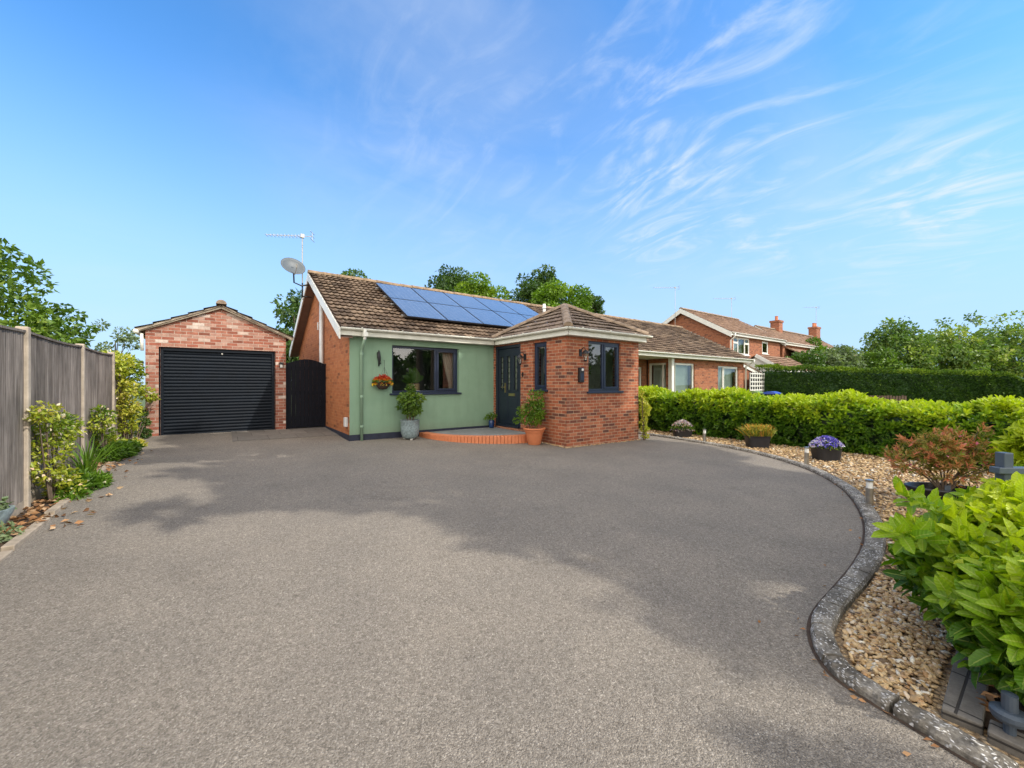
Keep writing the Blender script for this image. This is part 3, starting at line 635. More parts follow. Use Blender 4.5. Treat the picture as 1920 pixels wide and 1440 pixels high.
def tiled(m, O, S, T, length, smin, smax, gauge=.27, pitch=.3, amp=.03, lift=.05, seed=0, step=6, thk=.02):
    """overlapping courses of wavy tiles on a slope: O lower corner, S along the eave, T up the slope"""
    rd = random.Random(seed); Nn = S.cross(T).normalized()
    if Nn.z < 0: Nn = -Nn
    nc = max(1, round(length/gauge)); g = length/nc
    for c in range(nc):
        t0, t1 = c*g-.02, min(length, (c+1)*g+.0); a0, a1 = smin(c*g), smax(c*g); b0, b1 = smin((c+1)*g), smax((c+1)*g)
        n = max(2, int((max(a1, b1)-min(a0, b0))/pitch*step)); j = {}
        vs, uv = [], []
        for i in range(n+1):
            f = i/n; s0 = a0+(a1-a0)*f; s1 = b0+(b1-b0)*f
            sh = .5*pitch if c % 2 else 0; k = math.floor((s0+sh)/pitch)
            if k not in j: j[k] = (rd.uniform(-.006, .009), rd.uniform(-.012, .012))
            w = amp*(.5+.5*math.cos(2*math.pi*(s0+sh)/pitch*2)); w2 = amp*(.5+.5*math.cos(2*math.pi*(s1+sh)/pitch*2))
            dj, tj = j[k]
            vs += [O+S*s0+T*(t0+tj)+Nn*(lift+w+dj-thk), O+S*s0+T*(t0+tj)+Nn*(lift+w+dj), O+S*s1+T*t1+Nn*(.004+w2)]
            uv += [(s0+sh, c*.3+.02), (s0+sh, c*.3+.03), (s0+sh, c*.3+.29)]
        q = len(vs)//3
        fs = [(i*3, i*3+3, i*3+4, i*3+1) for i in range(q-1)] + [(i*3+1, i*3+4, i*3+5, i*3+2) for i in range(q-1)]
        m.add(vs, fs, uv)
def ridge(m, p0, p1, r=.11, seg=.42, seed=3):
    p0, p1 = Vector(p0), Vector(p1); d = (p1-p0); n = max(1, round(d.length/seg)); rd = random.Random(seed)
    d.normalize(); s = d.cross(Z3).normalized(); up = s.cross(d)
    for i in range(n):
        a = p0.lerp(p1, i/n); b = p0.lerp(p1, (i+1)/n)-d*.004; j = rd.uniform(-.006, .006); vs = []
        for p, rr in ((a, r), (b, r*.92)):
            vs += [p+s*math.cos(t)*rr*1.1+up*(math.sin(t)*rr+j) for t in [math.pi*k/8 for k in range(9)]]
        vs += [a, b]
        m.add(vs, [(k, k+1, k+10, k+9) for k in range(8)]+[tuple(range(9))+(18,), (19,)+tuple(range(9, 18))[::-1]])
def gutter(parent, p0, p1, out, mat='cream', r=.055):
    m = MB(); p0, p1, out = Vector(p0), Vector(p1), Vector(out); vs = []
    for rr in (r, r-.006):
        for p in (p0, p1): vs += [p+out*(r+math.cos(t)*rr)+Z3*(-math.sin(t)*rr) for t in [math.pi*k/8 for k in range(9)]]
    m.add(vs, [(k, k+1, k+10, k+9) for k in range(8)]+[(k+18, k+27, k+28, k+19) for k in range(8)]+[(0, 9, 27, 18), (8, 26, 35, 17)])
    g = m.build('gutter', M[mat], parent, smooth=True)
    L_ = (p1-p0).length; d = (p1-p0).normalized(); off_ = parent.get('_off')
    for i in range(max(1, int(L_/.95))):
        b = MB(); c = p0+d*(.45+i*.95); vs = [c+out*(r+math.cos(t)*(r+.006))+Z3*(-math.sin(t)*(r+.006)) for t in [math.pi*k/8 for k in range(9)]]; vs2 = [x+d*.03 for x in vs]
        b.add(vs+vs2, [(k, k+1, k+10, k+9) for k in range(8)])
        b.box(tuple(c+out*r*2-Vector((.012, .012, .0))), tuple(c+out*r*2+Vector((.02, .012, .02))))
        b.build('bracket', M[mat], g, off=off_)
    return g
def wall_lamp(parent, pl, a, z, name='wall_lamp'):
    O, T, Nn = pl; P = lambda da, dn, dz: O+T*(a+da)+Nn*dn+Z3*(z+dz)
    m = MB(); m.pbox(O, T, Nn, a-.045, a+.045, z-.02, z+.14, 0, .02)
    m.tube([P(0, .02, .08), P(0, .07, .16), P(0, .14, .17), P(0, .17, .10)], .012, 6)
    r = m.build(name, M['black'], parent)
    c = P(0, .17, 0); s = MB(); s.lathe([(.012, .12), (.05, .09), (.085, .045), (.09, .03), (.0, .03)], c, 12); s.lathe([(.0, -.16), (.03, -.155), (.045, -.13), (.03, -.12)], c, 8)
    for k in range(4): s.tube([c+Vector((.075*math.cos(k*1.57), .075*math.sin(k*1.57), .03)), c+Vector((.035*math.cos(k*1.57), .035*math.sin(k*1.57), -.13))], .006, 4)
    s.build('lantern_shade', M['black'], r, off=parent.get('_off'))
    g = MB(); g.lathe([(.0, .025), (.055, .025), (.03, -.12), (0, -.12)], c, 12); g.build('lantern_glass', M['glass'], r, off=parent.get('_off'))
def aerial(parent, base, h, boom, n=9, dirv=Vector((-1, -.1, 0)), el=.16, name='aerial', low=None):
    base = Vector(base); m = MB(); m.tube([base, base+Z3*h], .017, 6); r = m.build(name, M['alloy'], parent)
    b = MB(); dirv = dirv.normalized(); s = dirv.cross(Z3).normalized(); top = base+Z3*(h-.06); st = top-dirv*.28
    b.tube([st, top+dirv*boom], .010, 4)
    for i in range(n):
        c = top+dirv*(boom*(i+1)/n); e = el*(1-.35*i/n); b.tube([c-s*e-Z3*.02, c+s*e-Z3*.02], .006, 4); b.tube([c-Z3*e*.35, c+Z3*e*.35], .006, 4)
    for dz in (-.11, 0, .11): b.tube([st-s*.17+Z3*dz, st+s*.17+Z3*dz], .008, 4)
    b.tube([st-Z3*.12, st+Z3*.12], .008, 4); b.box(tuple(top-Vector((.05, .04, .05))), tuple(top+Vector((.05, .04, .06))))
    b.build('aerial_boom', M['alloy'], r, off=parent.get('_off'))
    return r
EZ, RZ, EV, RV = 2.85, 4.96, 9.5, 13.5                      # eave and ridge of the pair of bungalows
SL = (RZ-EZ)/(RV-EV)
BV = 2*RV-EV
def roof_pair(parent, u0, u1, seed, mat='tile'):
    ln = math.hypot(RV-EV+.03, SL*(RV-EV+.03)); T = Vector((0, 1, SL)).normalized(); m = MB()
    O = Vector((u0, EV-.03, EZ-.03*SL)); tiled(m, O, X3, T, ln, lambda t: 0, lambda t: u1-u0, seed=seed)
    T2 = Vector((0, -1, SL)).normalized(); O2 = Vector((u1, BV+.03, EZ-.03*SL)); tiled(m, O2, -X3, T2, ln, lambda t: 0, lambda t: u1-u0, seed=seed+1, step=4)
    r = m.build('roof', M[mat], parent)
    d = MB(); e = .03                                          # deck under the tiles
    d.add([(u0+.02, EV, EZ-e), (u1-.02, EV, EZ-e), (u1-.02, RV, RZ-e), (u0+.02, RV, RZ-e), (u0+.02, BV, EZ-e), (u1-.02, BV, EZ-e)], [(0, 1, 2, 3), (3, 2, 5, 4)])
    d.build('roof_deck', M['soffit'], r, off=parent.get('_off'))
    k = MB(); ridge(k, (u0-.02, RV, RZ+.0), (u1, RV, RZ+.0), seed=seed); k.build('ridge_tiles', M['ridge_moss'], r, off=parent.get('_off'))
    return r
def barge(parent, u, z_drop, w=.2, th=.03, ve=EV, vr=RV, ze=EZ, zr=RZ, side_=-1, label=None):
    sl = (zr-ze)/(vr-ve); m = MB()
    for s in (1, -1):
        a = (vr-s*(vr-ve), ze); b = (vr, zr); vs = []
        for uu in (u, u+th*side_):
            vs += [(uu, a[0]-s*.03, a[1]-.03*sl+.01), (uu, b[0], b[1]+.01), (uu, b[0], b[1]-w*1.1), (uu, a[0]-s*.03, a[1]-w-.05)]
        m.add(vs, [(0, 1, 2, 3), (7, 6, 5, 4), (0, 4, 5, 1), (1, 5, 6, 2), (2, 6, 7, 3), (3, 7, 4, 0)])
    return m.build('bargeboard', M['white'], parent)

# ---------------------------------------------------------------- our bungalow
H = thing('bungalow', 'brick and sage green bungalow with solar panels and a hipped brick porch', 'house', 2.41, 9.75, .2, absolute=True)
F, GU, PU, PF = front(9.75), 2.41, 6.42, 6.70
WZ = (3.415, 5.277, 1.36, 2.555)
m = MB(); wall(m, F, GU, PU, .38, 2.80, [WZ]); tag(m.build('render_wall', M['render'], H), 'smooth sage green rendered front wall')
m = MB(); wall(m, F, PU+.02, 12, 0, 2.80); m.build('brick_wall', M['brick'], H)
m = MB(); m.pbox(*F, GU-.012, PU, -.2, .40, -.1, .018); m.pbox(*side(GU), -BV+.25, -9.72, -.2, .40, -.1, .014); m.build('plinth', M['plinth'], H)
m = MB(); wall(m, side(GU), -(BV-.25), -9.75-.001, .38, 2.78, [(-13.2, -12.75, 1.2, 2.3)])
vs = [(GU, 9.75, 2.78), (GU, BV-.25, 2.78), (GU, BV-.25, EZ+.05), (GU, RV, RZ-.06), (GU, 9.75, EZ+.05)]
m.add(vs, [(0, 4, 3, 2, 1)]); tag(m.build('gable_wall', M['brick_gable'], H), 'orange brick gable end wall')
window(H, side(GU), -13.2, -12.75, 1.2, 2.3, [], 'navy', sill=False)
m = MB(); wall(m, (Vector((0, BV-.25, 0)), -X3, Y3), -12, -GU, 0, 2.8); m.build('rear_wall', M['brick_gable'], H)
m = MB(); m.quad((GU+.3, 10.0, .3), (12, 10.0, .3), (12, 17.2, .3), (GU+.3, 17.2, .3)); m.quad((GU+.3, 12.6, .3), (12, 12.6, .3), (12, 12.6, 2.75), (GU+.3, 12.6, 2.75))
m.quad((GU+.3, 10.0, 2.7), (GU+.3, 17.2, 2.7), (12, 17.2, 2.7), (12, 10.0, 2.7)); m.quad((6.3, 10.0, .3), (6.3, 12.6, .3), (6.3, 12.6, 2.7), (6.3, 10.0, 2.7)); m.build('interior', M['inner'], H)
rf = roof_pair(H, 2.15, 12.0, 5); barge(H, 2.15, .2)
m = MB()                                                     # sloping brown soffit under the verge
for s in (1, -1):
    e = RV-s*(RV-EV); m.quad((2.14, e, EZ-.21), (2.14, RV, RZ-.20), (GU+.02, RV, RZ-.20), (GU+.02, e, EZ-.21))
m.build('verge_soffit', M['soffit'], H)
m = MB(); m.pbox(*front(EV+.02), 2.14, 6.3, 2.70, 2.86, -.02, 0); m.pbox(*(front(EV+.02)), 2.14, 6.3, 2.70, 2.715, -.26, -.021); m.build('fascia', M['cream'], H, bevel=.004)
gutter(H, (2.15, EV+.02-.002, 2.865), (6.25, EV+.018, 2.865), (0, -1, 0))
m = MB(); U0 = 2.67; m.tube([(U0, 9.42, 2.84), (U0, 9.42, 2.72)], .038, 10); m.box((U0-.05, 9.36, 2.68), (U0+.05, 9.48, 2.78)); m.tube([(U0, 9.42, 2.70), (U0, 9.44, 2.62)], .034, 8); m.build('gutter_outlet', M['white'], H)
m = MB(); m.tube([(U0, 9.44, 2.63), (U0, 9.62, 2.47), (U0, 9.69, 2.38), (U0, 9.69, .17)], .034, 10)
for z in (2.3, 1.3, .6): m.lathe([(.042, -.03), (.042, .03)], (U0, 9.69, z), 10)
tag(m.build('downpipe', M['render_pipe'], H, smooth=True), 'sage green downpipe on the rendered wall')
window(H, F, *WZ, [4.63], 'navy', lights=(1,), inset=.09)
# flue, vents and box on the gable
m = MB(); m.tube([(2.33, 12.55, .6), (2.33, 12.55, 3.95)], .055, 12); m.build('flue_pipe', M['flue'], H, smooth=True)
m = MB(); m.pbox(*side(GU), -13.45, -13.38, 3.25, 3.48, 0, .03); m.build('gable_vent', M['white'], H)
m = MB(); m.pbox(*side(GU), -10.02, -9.88, .58, .80, 0, .07); m.build('meter_box', M['flue'], H, bevel=.01)
m = MB(); m.lathe([(.0, -.01), (.06, -.01), (.07, .0)], (0, 0, 0), 14); 
m = MB(); vs = [Vector((4.0+.055*math.cos(t), 9.742, 2.62+.055*math.sin(t))) for t in [k*.5236 for k in range(12)]]; m.quad(*vs); m.build('wall_vent', M['render_pipe'], H)
# satellite dish and aerial on the gable peak
m = MB(); m.tube([(2.10, 13.25, 4.55), (1.92, 13.25, 4.50), (1.72, 13.22, 4.56), (1.70, 13.2, 4.98)], .022, 8); m.tube([(2.2, 13.3, 4.2), (1.95, 13.3, 4.2)], .02, 6); m.tube([(1.95, 13.3, 4.16), (1.95, 13.3, 4.6)], .02, 6)
dm = m.build('satellite_dish', M['black'], H, smooth=True)
dd = Vector((.15, -.78, .42)).normalized(); dc = Vector((1.66, 13.05, 4.95)); da = dd.cross(Z3).normalized(); db = da.cross(dd)
m = MB(); vs = []
for i in range(7):
    r_ = .30*i/6
    for k in range(28): t = 2*math.pi*k/28; vs.append(dc+da*math.cos(t)*r_*1.08+db*math.sin(t)*r_*.95+dd*(.36*(i/6)**2*.22))
m.add(vs, [(i*28+k, i*28+(k+1) % 28, (i+1)*28+(k+1) % 28, (i+1)*28+k) for i in range(6) for k in range(28)])
do = m.build('reflector', M['dish'], dm, smooth=True, off=H['_off']); so = do.modifiers.new('solid', 'SOLIDIFY'); so.thickness = .012
m = MB(); m.tube([dc-db*.30+dd*.05, dc-db*.2+dd*.28], .012, 6); m.tube([dc-db*.2+dd*.25, dc-db*.13+dd*.32], .03, 8); m.build('receiver_arm', M['alloy'], dm, off=H['_off'])
aerial(H, (1.95, 13.3, 4.1), 1.95, 1.0, 10, Vector((-.8, .45, 0)))
# solar panels, two rows of five
T = Vector((0, 1, SL)).normalized(); NS = Vector((0, -SL, 1)).normalized()
def panel(u0, r):
    l0 = .82+r*1.55; base = Vector((u0, EV, EZ))+T*l0+NS*.13; w, l = 1.165, 1.52; m = MB()
    P = lambda a, b, n: base+X3*a+T*b+NS*n
    vs = [P(a, b, n) for n in (0, .04) for a, b in ((0, 0), (w, 0), (w, l), (0, l))]
    m.add(vs, [(3, 2, 1, 0), (4, 5, 6, 7), (0, 1, 5, 4), (1, 2, 6, 5), (2, 3, 7, 6), (3, 0, 4, 7)])
    o = m.build('solar_panel', M['plastic'], H)
    c = MB(); e = .012; c.add([P(a, b, .043) for a, b in ((e, e), (w-e, e), (w-e, l-e), (e, l-e))], [(0, 1, 2, 3)], [(0, 0), (1.14, 0), (1.14, 1.49), (0, 1.49)]); c.build('cells', M['solar'], o, off=H['_off'])
    o['group'] = 'solar panels on the front roof slope'
for i in range(5):
    for r_ in (0, 1): panel(3.97+i*1.19, r_)
for r_ in (.25, 1.2, 1.9, 2.75):
    m = MB(); p = Vector((3.90, EV, EZ))+T*(.82+r_)+NS*.085; m.beam(p, p+X3*5.98, .04, .04, NS); m.build('mounting_rail', M['alloy'], H)
# porch
m = MB(); hd = (-9.68, -8.45, .0, 2.665); hw = (-7.92, -7.40, 1.45, 2.63)
wall(m, side(PU), -9.75, -PF, -.25, 2.80, [hd, hw]); pw = (7.14, 8.33, 1.41, 2.635)
wall(m, front(PF), PU, 9.07, -.25, 2.80, [pw]); wall(m, right(9.07), PF, 9.75, -.25, 2.80)
m.build('porch_wall', M['brick'], H)
m = MB(); m.quad((6.72, 9.7, 2.72), (6.72, 6.98, 2.72), (8.78, 6.98, 2.72), (8.78, 9.7, 2.72)); m.quad((8.78, 6.98, .1), (8.78, 9.7, .1), (8.78, 9.7, 2.72), (8.78, 6.98, 2.72)); m.quad((6.7, 9.4, .1), (8.78, 9.4, .1), (8.78, 9.4, 2.72), (6.7, 9.4, 2.72))
m.quad((6.7, 6.98, .3), (8.78, 6.98, .3), (8.78, 9.4, .3), (6.7, 9.4, .3)); m.build('porch_interior', M['inner_light'], H)
window(H, side(PU), *hw, [], 'navy', lights=(0,), inset=.05)
window(H, front(PF), *pw, [7.71], 'navy', lights=(1,), inset=.05)
# front door
S_ = side(PU); D0, D1, DZ0, DZ1 = -9.66, -8.47, .40, 2.665
m = MB(); B = lambda *a: m.pbox(*S_, *a)
B(D0, D0+.075, DZ0, DZ1, -.13, -.02); B(D1-.075, D1, DZ0, DZ1, -.13, -.02); B(D0+.075, D1-.075, DZ1-.08, DZ1, -.13, -.02); B(D0+.075, D1-.075, DZ0, DZ0+.06, -.13, .02)
dr = m.build('front_door', M['door'], H, bevel=.004)
m = MB(); a0, a1, z0, z1 = D0+.08, D1-.08, DZ0+.065, DZ1-.085
gz0, gz1 = 1.42, 2.36; gx = [a0+.10, a0+.25, a0+.43, a0+.58, a0+.76, a0+.91]
wall(m, (S_[0]-X3*-.06, S_[1], S_[2]), a0, a1, z0, z1, [(gx[i], gx[i+1], gz0, gz1) for i in (0, 2, 4)], th=.045)
leaf_ = m.build('door_leaf', M['door'], dr, off=H['_off'])
m = MB()
for q in ((a0+.12, a0+.46), (a0+.56, a0+.90)):
    for z_ in ((.60, 1.20),): m.pbox(*S_, q[0], q[1], z_[0], z_[1], -.062, -.050)
for i in (0, 2, 4):
    for q in ((gx[i]-.02, gx[i], gz0, gz1), (gx[i+1], gx[i+1]+.02, gz0, gz1), (gx[i]-.02, gx[i+1]+.02, gz1, gz1+.02), (gx[i]-.02, gx[i+1]+.02, gz0-.02, gz0)): m.pbox(*S_, *q, -.062, -.046)
m.build('door_moulding', M['door'], dr, bevel=.004, off=H['_off'])
for i in (0, 2, 4):
    m = MB(); m.quad(*[S_[0]+S_[1]*a+S_[2]*-.08+Z3*z for a, z in ((gx[i], gz0), (gx[i+1], gz0), (gx[i+1], gz1), (gx[i], gz1))]); m.build('door_glass', M['glass'], dr, off=H['_off'])
    m = MB()
    for k in range(6): c = S_[0]+S_[1]*((gx[i]+gx[i+1])/2)+S_[2]*-.074+Z3*(gz0+.1+k*.15); m.beam(c-Z3*.06, c+Z3*.06, .035, .006, X3)
    m.build('leaded_pattern', M['steel'], dr, off=H['_off'])
m = MB(); m.pbox(*S_, a0+.33, a0+.37, 1.35, 1.62, -.06, -.04); m.tube([S_[0]+S_[1]*(a0+.35)+S_[2]*-.04+Z3*1.5, S_[0]+S_[1]*(a0+.35)+S_[2]*.02+Z3*1.5, S_[0]+S_[1]*(a0+.24)+S_[2]*.02+Z3*1.5], .01, 6); m.build('handle', M['brass'], dr, off=H['_off'])
m = MB(); m.pbox(*S_, a0+.52, a0+.80, 1.26, 1.33, -.06, -.045); m.build('letterbox', M['brass'], dr, off=H['_off'])
m = MB(); m.pbox(*S_, D0, D1, .24, .395, -.26, .03); m.build('door_threshold', M['brick'], H)
wall_lamp(H, side(PU), -8.25, 2.24); wall_lamp(H, front(PF), 6.86, 2.27)
m = MB(); m.pbox(*side(PU), -8.36, -8.33, 1.78, 1.90, 0, .025); m.build('doorbell', M['black'], H)
m = MB(); m.pbox(*front(PF), 6.78, 6.93, 1.63, 1.98, 0, .07); bx = m.build('post_box', M['black'], H, bevel=.01)
m = MB(); m.pbox(*front(PF), 6.80, 6.91, 1.68, 1.84, .071, .075); m.build('post_box_door', M['navy'], bx, off=H['_off'])
m = MB(); m.pbox(*front(PF), 6.835, 6.895, 1.90, 1.955, .071, .085); m.build('sensor', M['lens'], bx, bevel=.01, off=H['_off'])
# porch roof: a pyramid of tiles with half round hips
c0, c1, c2, c3 = Vector((6.26, 6.48, EZ)), Vector((9.22, 6.48, EZ)), Vector((9.22, 9.6, EZ)), Vector((6.26, 9.6, EZ)); ap = Vector((7.62, 8.04, 3.69))
m = MB()
for k, (a, b) in enumerate(((c3, c0), (c0, c1), (c1, c2), (c2, c3))):
    S = (b-a).normalized(); f = (ap-a).dot(S); foot = a+S*f; T2 = (ap-foot); ln = T2.length; T2.normalize(); wd = (b-a).length
    tiled(m, a, S, T2, ln, lambda t, f=f, ln=ln: f*t/ln, lambda t, f=f, ln=ln, wd=wd: wd-(wd-f)*t/ln, gauge=.27, pitch=.33, amp=.010, lift=.045, seed=20+k)
pr = tag(m.build('porch_roof', M['tile_porch'], H), 'small hipped tiled roof over the porch')
m = MB()
for k, c in enumerate((c0, c1, c2, c3)): ridge(m, c+(ap-c)*.02+Z3*.02, ap+Z3*.03, .10, .36, seed=k)
m.build('hip_tiles', M['ridge'], pr, off=H['_off'])
m = MB()
m.pbox(*side(6.30), -9.5, -6.52, 2.70, 2.86, -.02, 0); m.pbox(*front(6.52), 6.30, 9.18, 2.70, 2.86, -.02, 0); m.pbox(*right(9.18), 6.52, 9.5, 2.70, 2.86, -.02, 0)
m.prism([(6.32, 6.54), (9.16, 6.54), (9.16, 9.5), (6.32, 9.5)], 2.703, 2.714); m.build('porch_fascia', M['cream'], H, bevel=.004)
gutter(H, (6.298, 9.45, 2.865), (6.298, 6.42, 2.865), (-1, 0, 0)); gutter(H, (6.20, 6.518, 2.865), (9.30, 6.518, 2.865), (0, -1, 0)); 
m = MB(); m.tube([(9.9, 11.55, 4.0), (9.9, 11.55, 4.62)], .055, 10); m.tube([(9.9, 11.55, 4.45), (9.9, 11.55, 4.50)], .075, 10); m.build('vent_pipe', M['white'], H, smooth=True)
# curtains (parts of the room) are things of their own below

# doorstep
t = thing('doorstep', 'curved grey tiled doorstep edged with red bricks in front of the navy door', 'step', 5.3, 8.7)
def arcpts(r0, cx=6.40, cy=9.72, n=22, sx=1.0, sy=1.0): return [(cx-5.3-r0*sx*math.cos(a), cy-8.7-r0*sy*math.sin(a)) for a in [math.pi/2*k/n for k in range(n+1)]]
def step_ring(ra, rb, z0, z1, n=40):
    m = MB()
    for k in range(n):
        a0_, a1_ = math.pi/2*(k+.05)/n, math.pi/2*(k+.95)/n; P = []
        for r_, a in ((ra, a0_), (rb, a0_), (rb, a1_), (ra, a1_)): P.append((1.10-r_*1.06*math.cos(a), 1.02-r_*.98*math.sin(a)))
        m.prism(P, z0, z1)
    return m
zt = .15
step_ring(1.93, 2.16, -.1, zt).build('brick_edge', M['terracotta'], t, bevel=.006, off=(0, 0, 0))
m = MB(); P = [(1.10, 1.02)] + [(1.10-1.94*1.06*math.cos(a), 1.02-1.94*.98*math.sin(a)) for a in [math.pi/2*k/24 for k in range(25)]]; m.prism(P, -.1, zt-.005); m.build('tread', M['steptile'], t, off=(0, 0, 0))

# ---------------------------------------------------------------- garage
GV = 12.35; g = thing('garage', 'small brick garage with a navy roller shutter door and tiled gable roof', 'garage', 0, GV, G(0, GV), absolute=True)
m = MB(); FG = front(GV); gd = (-1.18, 1.17, 0, 2.46)
wall(m, FG, -1.41, 1.41, 0, 2.80, [gd], th=.22); m.add([(-1.41, GV, 2.80), (1.41, GV, 2.80), (1.41, GV, 2.83), (0, GV, 3.48), (-1.41, GV, 2.83)], [(0, 1, 2, 3, 4)])
wall(m, side(-1.41), -18, -GV, 0, 2.8); wall(m, right(1.41), GV, 18, 0, 2.8); wall(m, (Vector((0, 18, 0)), -X3, Y3), -1.41, 1.41, 0, 2.8); m.add([(-1.41, 18, 2.8), (0, 18, 3.48), (1.41, 18, 2.8)], [(0, 1, 2)])
m.build('wall', M['brick_garage'], g)
m = MB(); ns = 27; z0, z1 = .335, 2.455; vs = []
for i in range(ns*6+1):
    z = z0+(z1-z0)*i/(ns*6); ph = (i % 6)/6; n = .02*math.sin(math.pi*ph)**.7 if i % 6 else 0
    vs += [(-1.18, GV+.10-n, z), (1.17, GV+.10-n, z)]
m.add(vs, [(i*2, i*2+1, i*2+3, i*2+2) for i in range(ns*6)]); sh = m.build('shutter_door', M['shutter'], g, smooth=False)
m = MB(); m.pbox(*FG, -1.18, -1.10, .3, 2.46, -.098, -.05); m.pbox(*FG, 1.09, 1.17, .3, 2.46, -.098, -.05); m.pbox(*FG, -1.10, 1.09, 2.38, 2.46, -.098, -.04); m.build('guide_rail', M['shutter'], sh, off=g['_off'])
m = MB(); m.pbox(*FG, -1.10, 1.09, .305, .34, -.098, -.05); m.build('bottom_seal', M['flue'], sh, off=g['_off'])
m = MB(); m.pbox(*FG, .0, .03, 2.33, 2.36, -.078, -.06); m.build('door_lock', M['steel'], sh, off=g['_off'])
m = MB(); m.prism([(-1.22, GV-.28), (1.22, GV-.28), (1.22, GV+.12), (-1.22, GV+.12)], .2, .305); m.build('threshold', M['concrete'], g, bevel=.01)
m = MB(); hz, rz_ = 2.84, 3.55
for s in (-1, 1):
    T2 = Vector((-s*1.55, 0, rz_-hz)); ln = T2.length; T2.normalize()
    O = Vector((s*1.55, GV-.12 if s > 0 else 18.1, hz)); S = Y3 if s > 0 else -Y3
    tiled(m, O, S, T2, ln, lambda t: 0, lambda t: 5.87, gauge=.33, pitch=.33, amp=.006, lift=.035, seed=40+s)
gr = m.build('roof', M['tile_porch'], g)
m = MB(); m.add([(-1.5, GV-.1, hz-.03), (-1.5, 18, hz-.03), (0, 18, rz_-.03), (0, GV-.1, rz_-.03), (1.5, 18, hz-.03), (1.5, GV-.1, hz-.03)], [(0, 1, 2, 3), (3, 2, 4, 5)]); m.build('roof_deck', M['soffit'], gr, off=g['_off'])
m = MB(); ridge(m, (0, GV-.16, rz_+.02), (0, 18.1, rz_+.0), .10, .42, 9); m.build('ridge_tiles', M['ridge'], gr, off=g['_off'])
m = MB()
for s in (-1, 1): m.beam((s*1.58, GV-.05, hz-.045), (0, GV-.05, rz_-.04), .05, .085, Y3.cross(Vector((s*1.58, 0, hz-rz_))).normalized())
m.build('verge_mortar', M['concrete'], g, bevel=.01)
m = MB(); m.tube([(-1.56, GV-.12, 2.78), (-1.56, 18, 2.78)], .05, 8); m.tube([(-1.47, GV-.03, 2.74), (-1.46, GV-.03, 2.35)], .03, 8); m.build('gutter', M['cream'], g, smooth=True)
for uu, zz in ((1.30, 2.05), (-1.48, 2.0)):
    m = MB(); m.pbox(*FG, uu-.04, uu+.04, zz-.02, zz+.12, 0, .03); m.pbox(*FG, uu-.05, uu+.05, zz+.06, zz+.10, .03, .12); l_ = m.build('wall_lamp', M['black'], g, bevel=.004)
    m = MB(); m.lathe([(.0, -.08), (.03, -.08), (.035, .0), (0, .0)], (uu, GV-.08, zz+.06), 10); m.build('lamp_glass', M['lens'], l_, off=g['_off'])
# side gate
t = thing('side_gate', 'tall dark arched timber gate between the garage and the orange gable wall', 'gate', 1.92, GV+.02)
n = 9; m = MB()
for i in range(n):
    a0_ = -.48+.96*i/n; a1_ = a0_+.96/n-.005; za = lambda a: 1.80+.13*math.cos(a/.48*math.pi/2)
    m.add([(a, y, z) for y in (-.012, .012) for a, z in ((a0_, .04), (a1_, .04), (a1_, za(a1_)), (a0_, za(a0_)))], [(0, 1, 2, 3), (7, 6, 5, 4), (0, 4, 5, 1), (1, 5, 6, 2), (2, 6, 7, 3), (3, 7, 4, 0)])
gl_ = m.build('boards', M['gate'], t, off=(0, 0, 0))
for z in (.25, .95, 1.62): m = MB(); m.box((-.48, .012, z), (.48, .045, z+.1)); m.build('rail', M['gate'], t, off=(0, 0, 0))
for x in (-.505, .482): m = MB(); m.box((x, -.03, -.05), (x+.023, .05, 1.82)); m.build('gate_post', M['gate'], t, off=(0, 0, 0))

# ---------------------------------------------------------------- left fence
t = thing('fence', 'weathered grey brown board fence with pale posts along the left of the drive', 'fence', -1.76, 6.66, absolute=True)
FV = [-2.0, .2, 2.36, 4.5, 6.66, 8.84, 10.97]
for k, v in enumerate(FV):
    m = MB(); m.box((-1.80, v-.04, G(-1.7, v)-.3), (-1.70, v+.04, 2.215 if k != 5 else 2.205)); m.build('post', M['post'], t, bevel=.012)
for k in range(len(FV)):
    v0 = FV[k]+.05; v1 = FV[k+1]-.05 if k < 6 else 12.3; zb = G(-1.7, v0)
    topz = 2.15 if k < 6 else 2.02; m = MB(); x = v0; i = 0; rd = random.Random(k)
    while x < v1-.02:
        w = min(.125, v1-x+.02); y0 = -1.755+rd.uniform(-.003, .003); sag = .02*math.sin(math.pi*(x-v0)/(v1-v0)); zt_ = topz-sag+rd.uniform(-.006, .004)
        a = [(y0, x), (y0+.010, x), (y0+.026, x+w+.012), (y0+.012, x+w+.012)]
        m.add([(p[0], p[1], z) for z in (zb+.17, zt_) for p in a], [(3, 2, 1, 0), (4, 5, 6, 7), (0, 1, 5, 4), (1, 2, 6, 5), (2, 3, 7, 6), (3, 0, 4, 7)]); x += w
    m.build('board_panel', M['boards'], t)
    m = MB(); m.box((-1.765, v0, zb-.1), (-1.73, v1, zb+.168)); m.build('gravel_board', M['concrete'], t)
    m = MB(); vs = []
    for i in range(9):
        f = i/8; vv = v0+(v1-v0)*f; z = topz-.02*math.sin(math.pi*f); vs += [(-1.775, vv, z), (-1.715, vv, z), (-1.715, vv, z+.025), (-1.775, vv, z+.025)]
    m.add(vs, [(i*4+a, i*4+(a+1) % 4, i*4+4+(a+1) % 4, i*4+4+a) for i in range(8) for a in range(4)]+[(0, 1, 2, 3), (35, 34, 33, 32)]); m.build('capping', M['boards'], t)

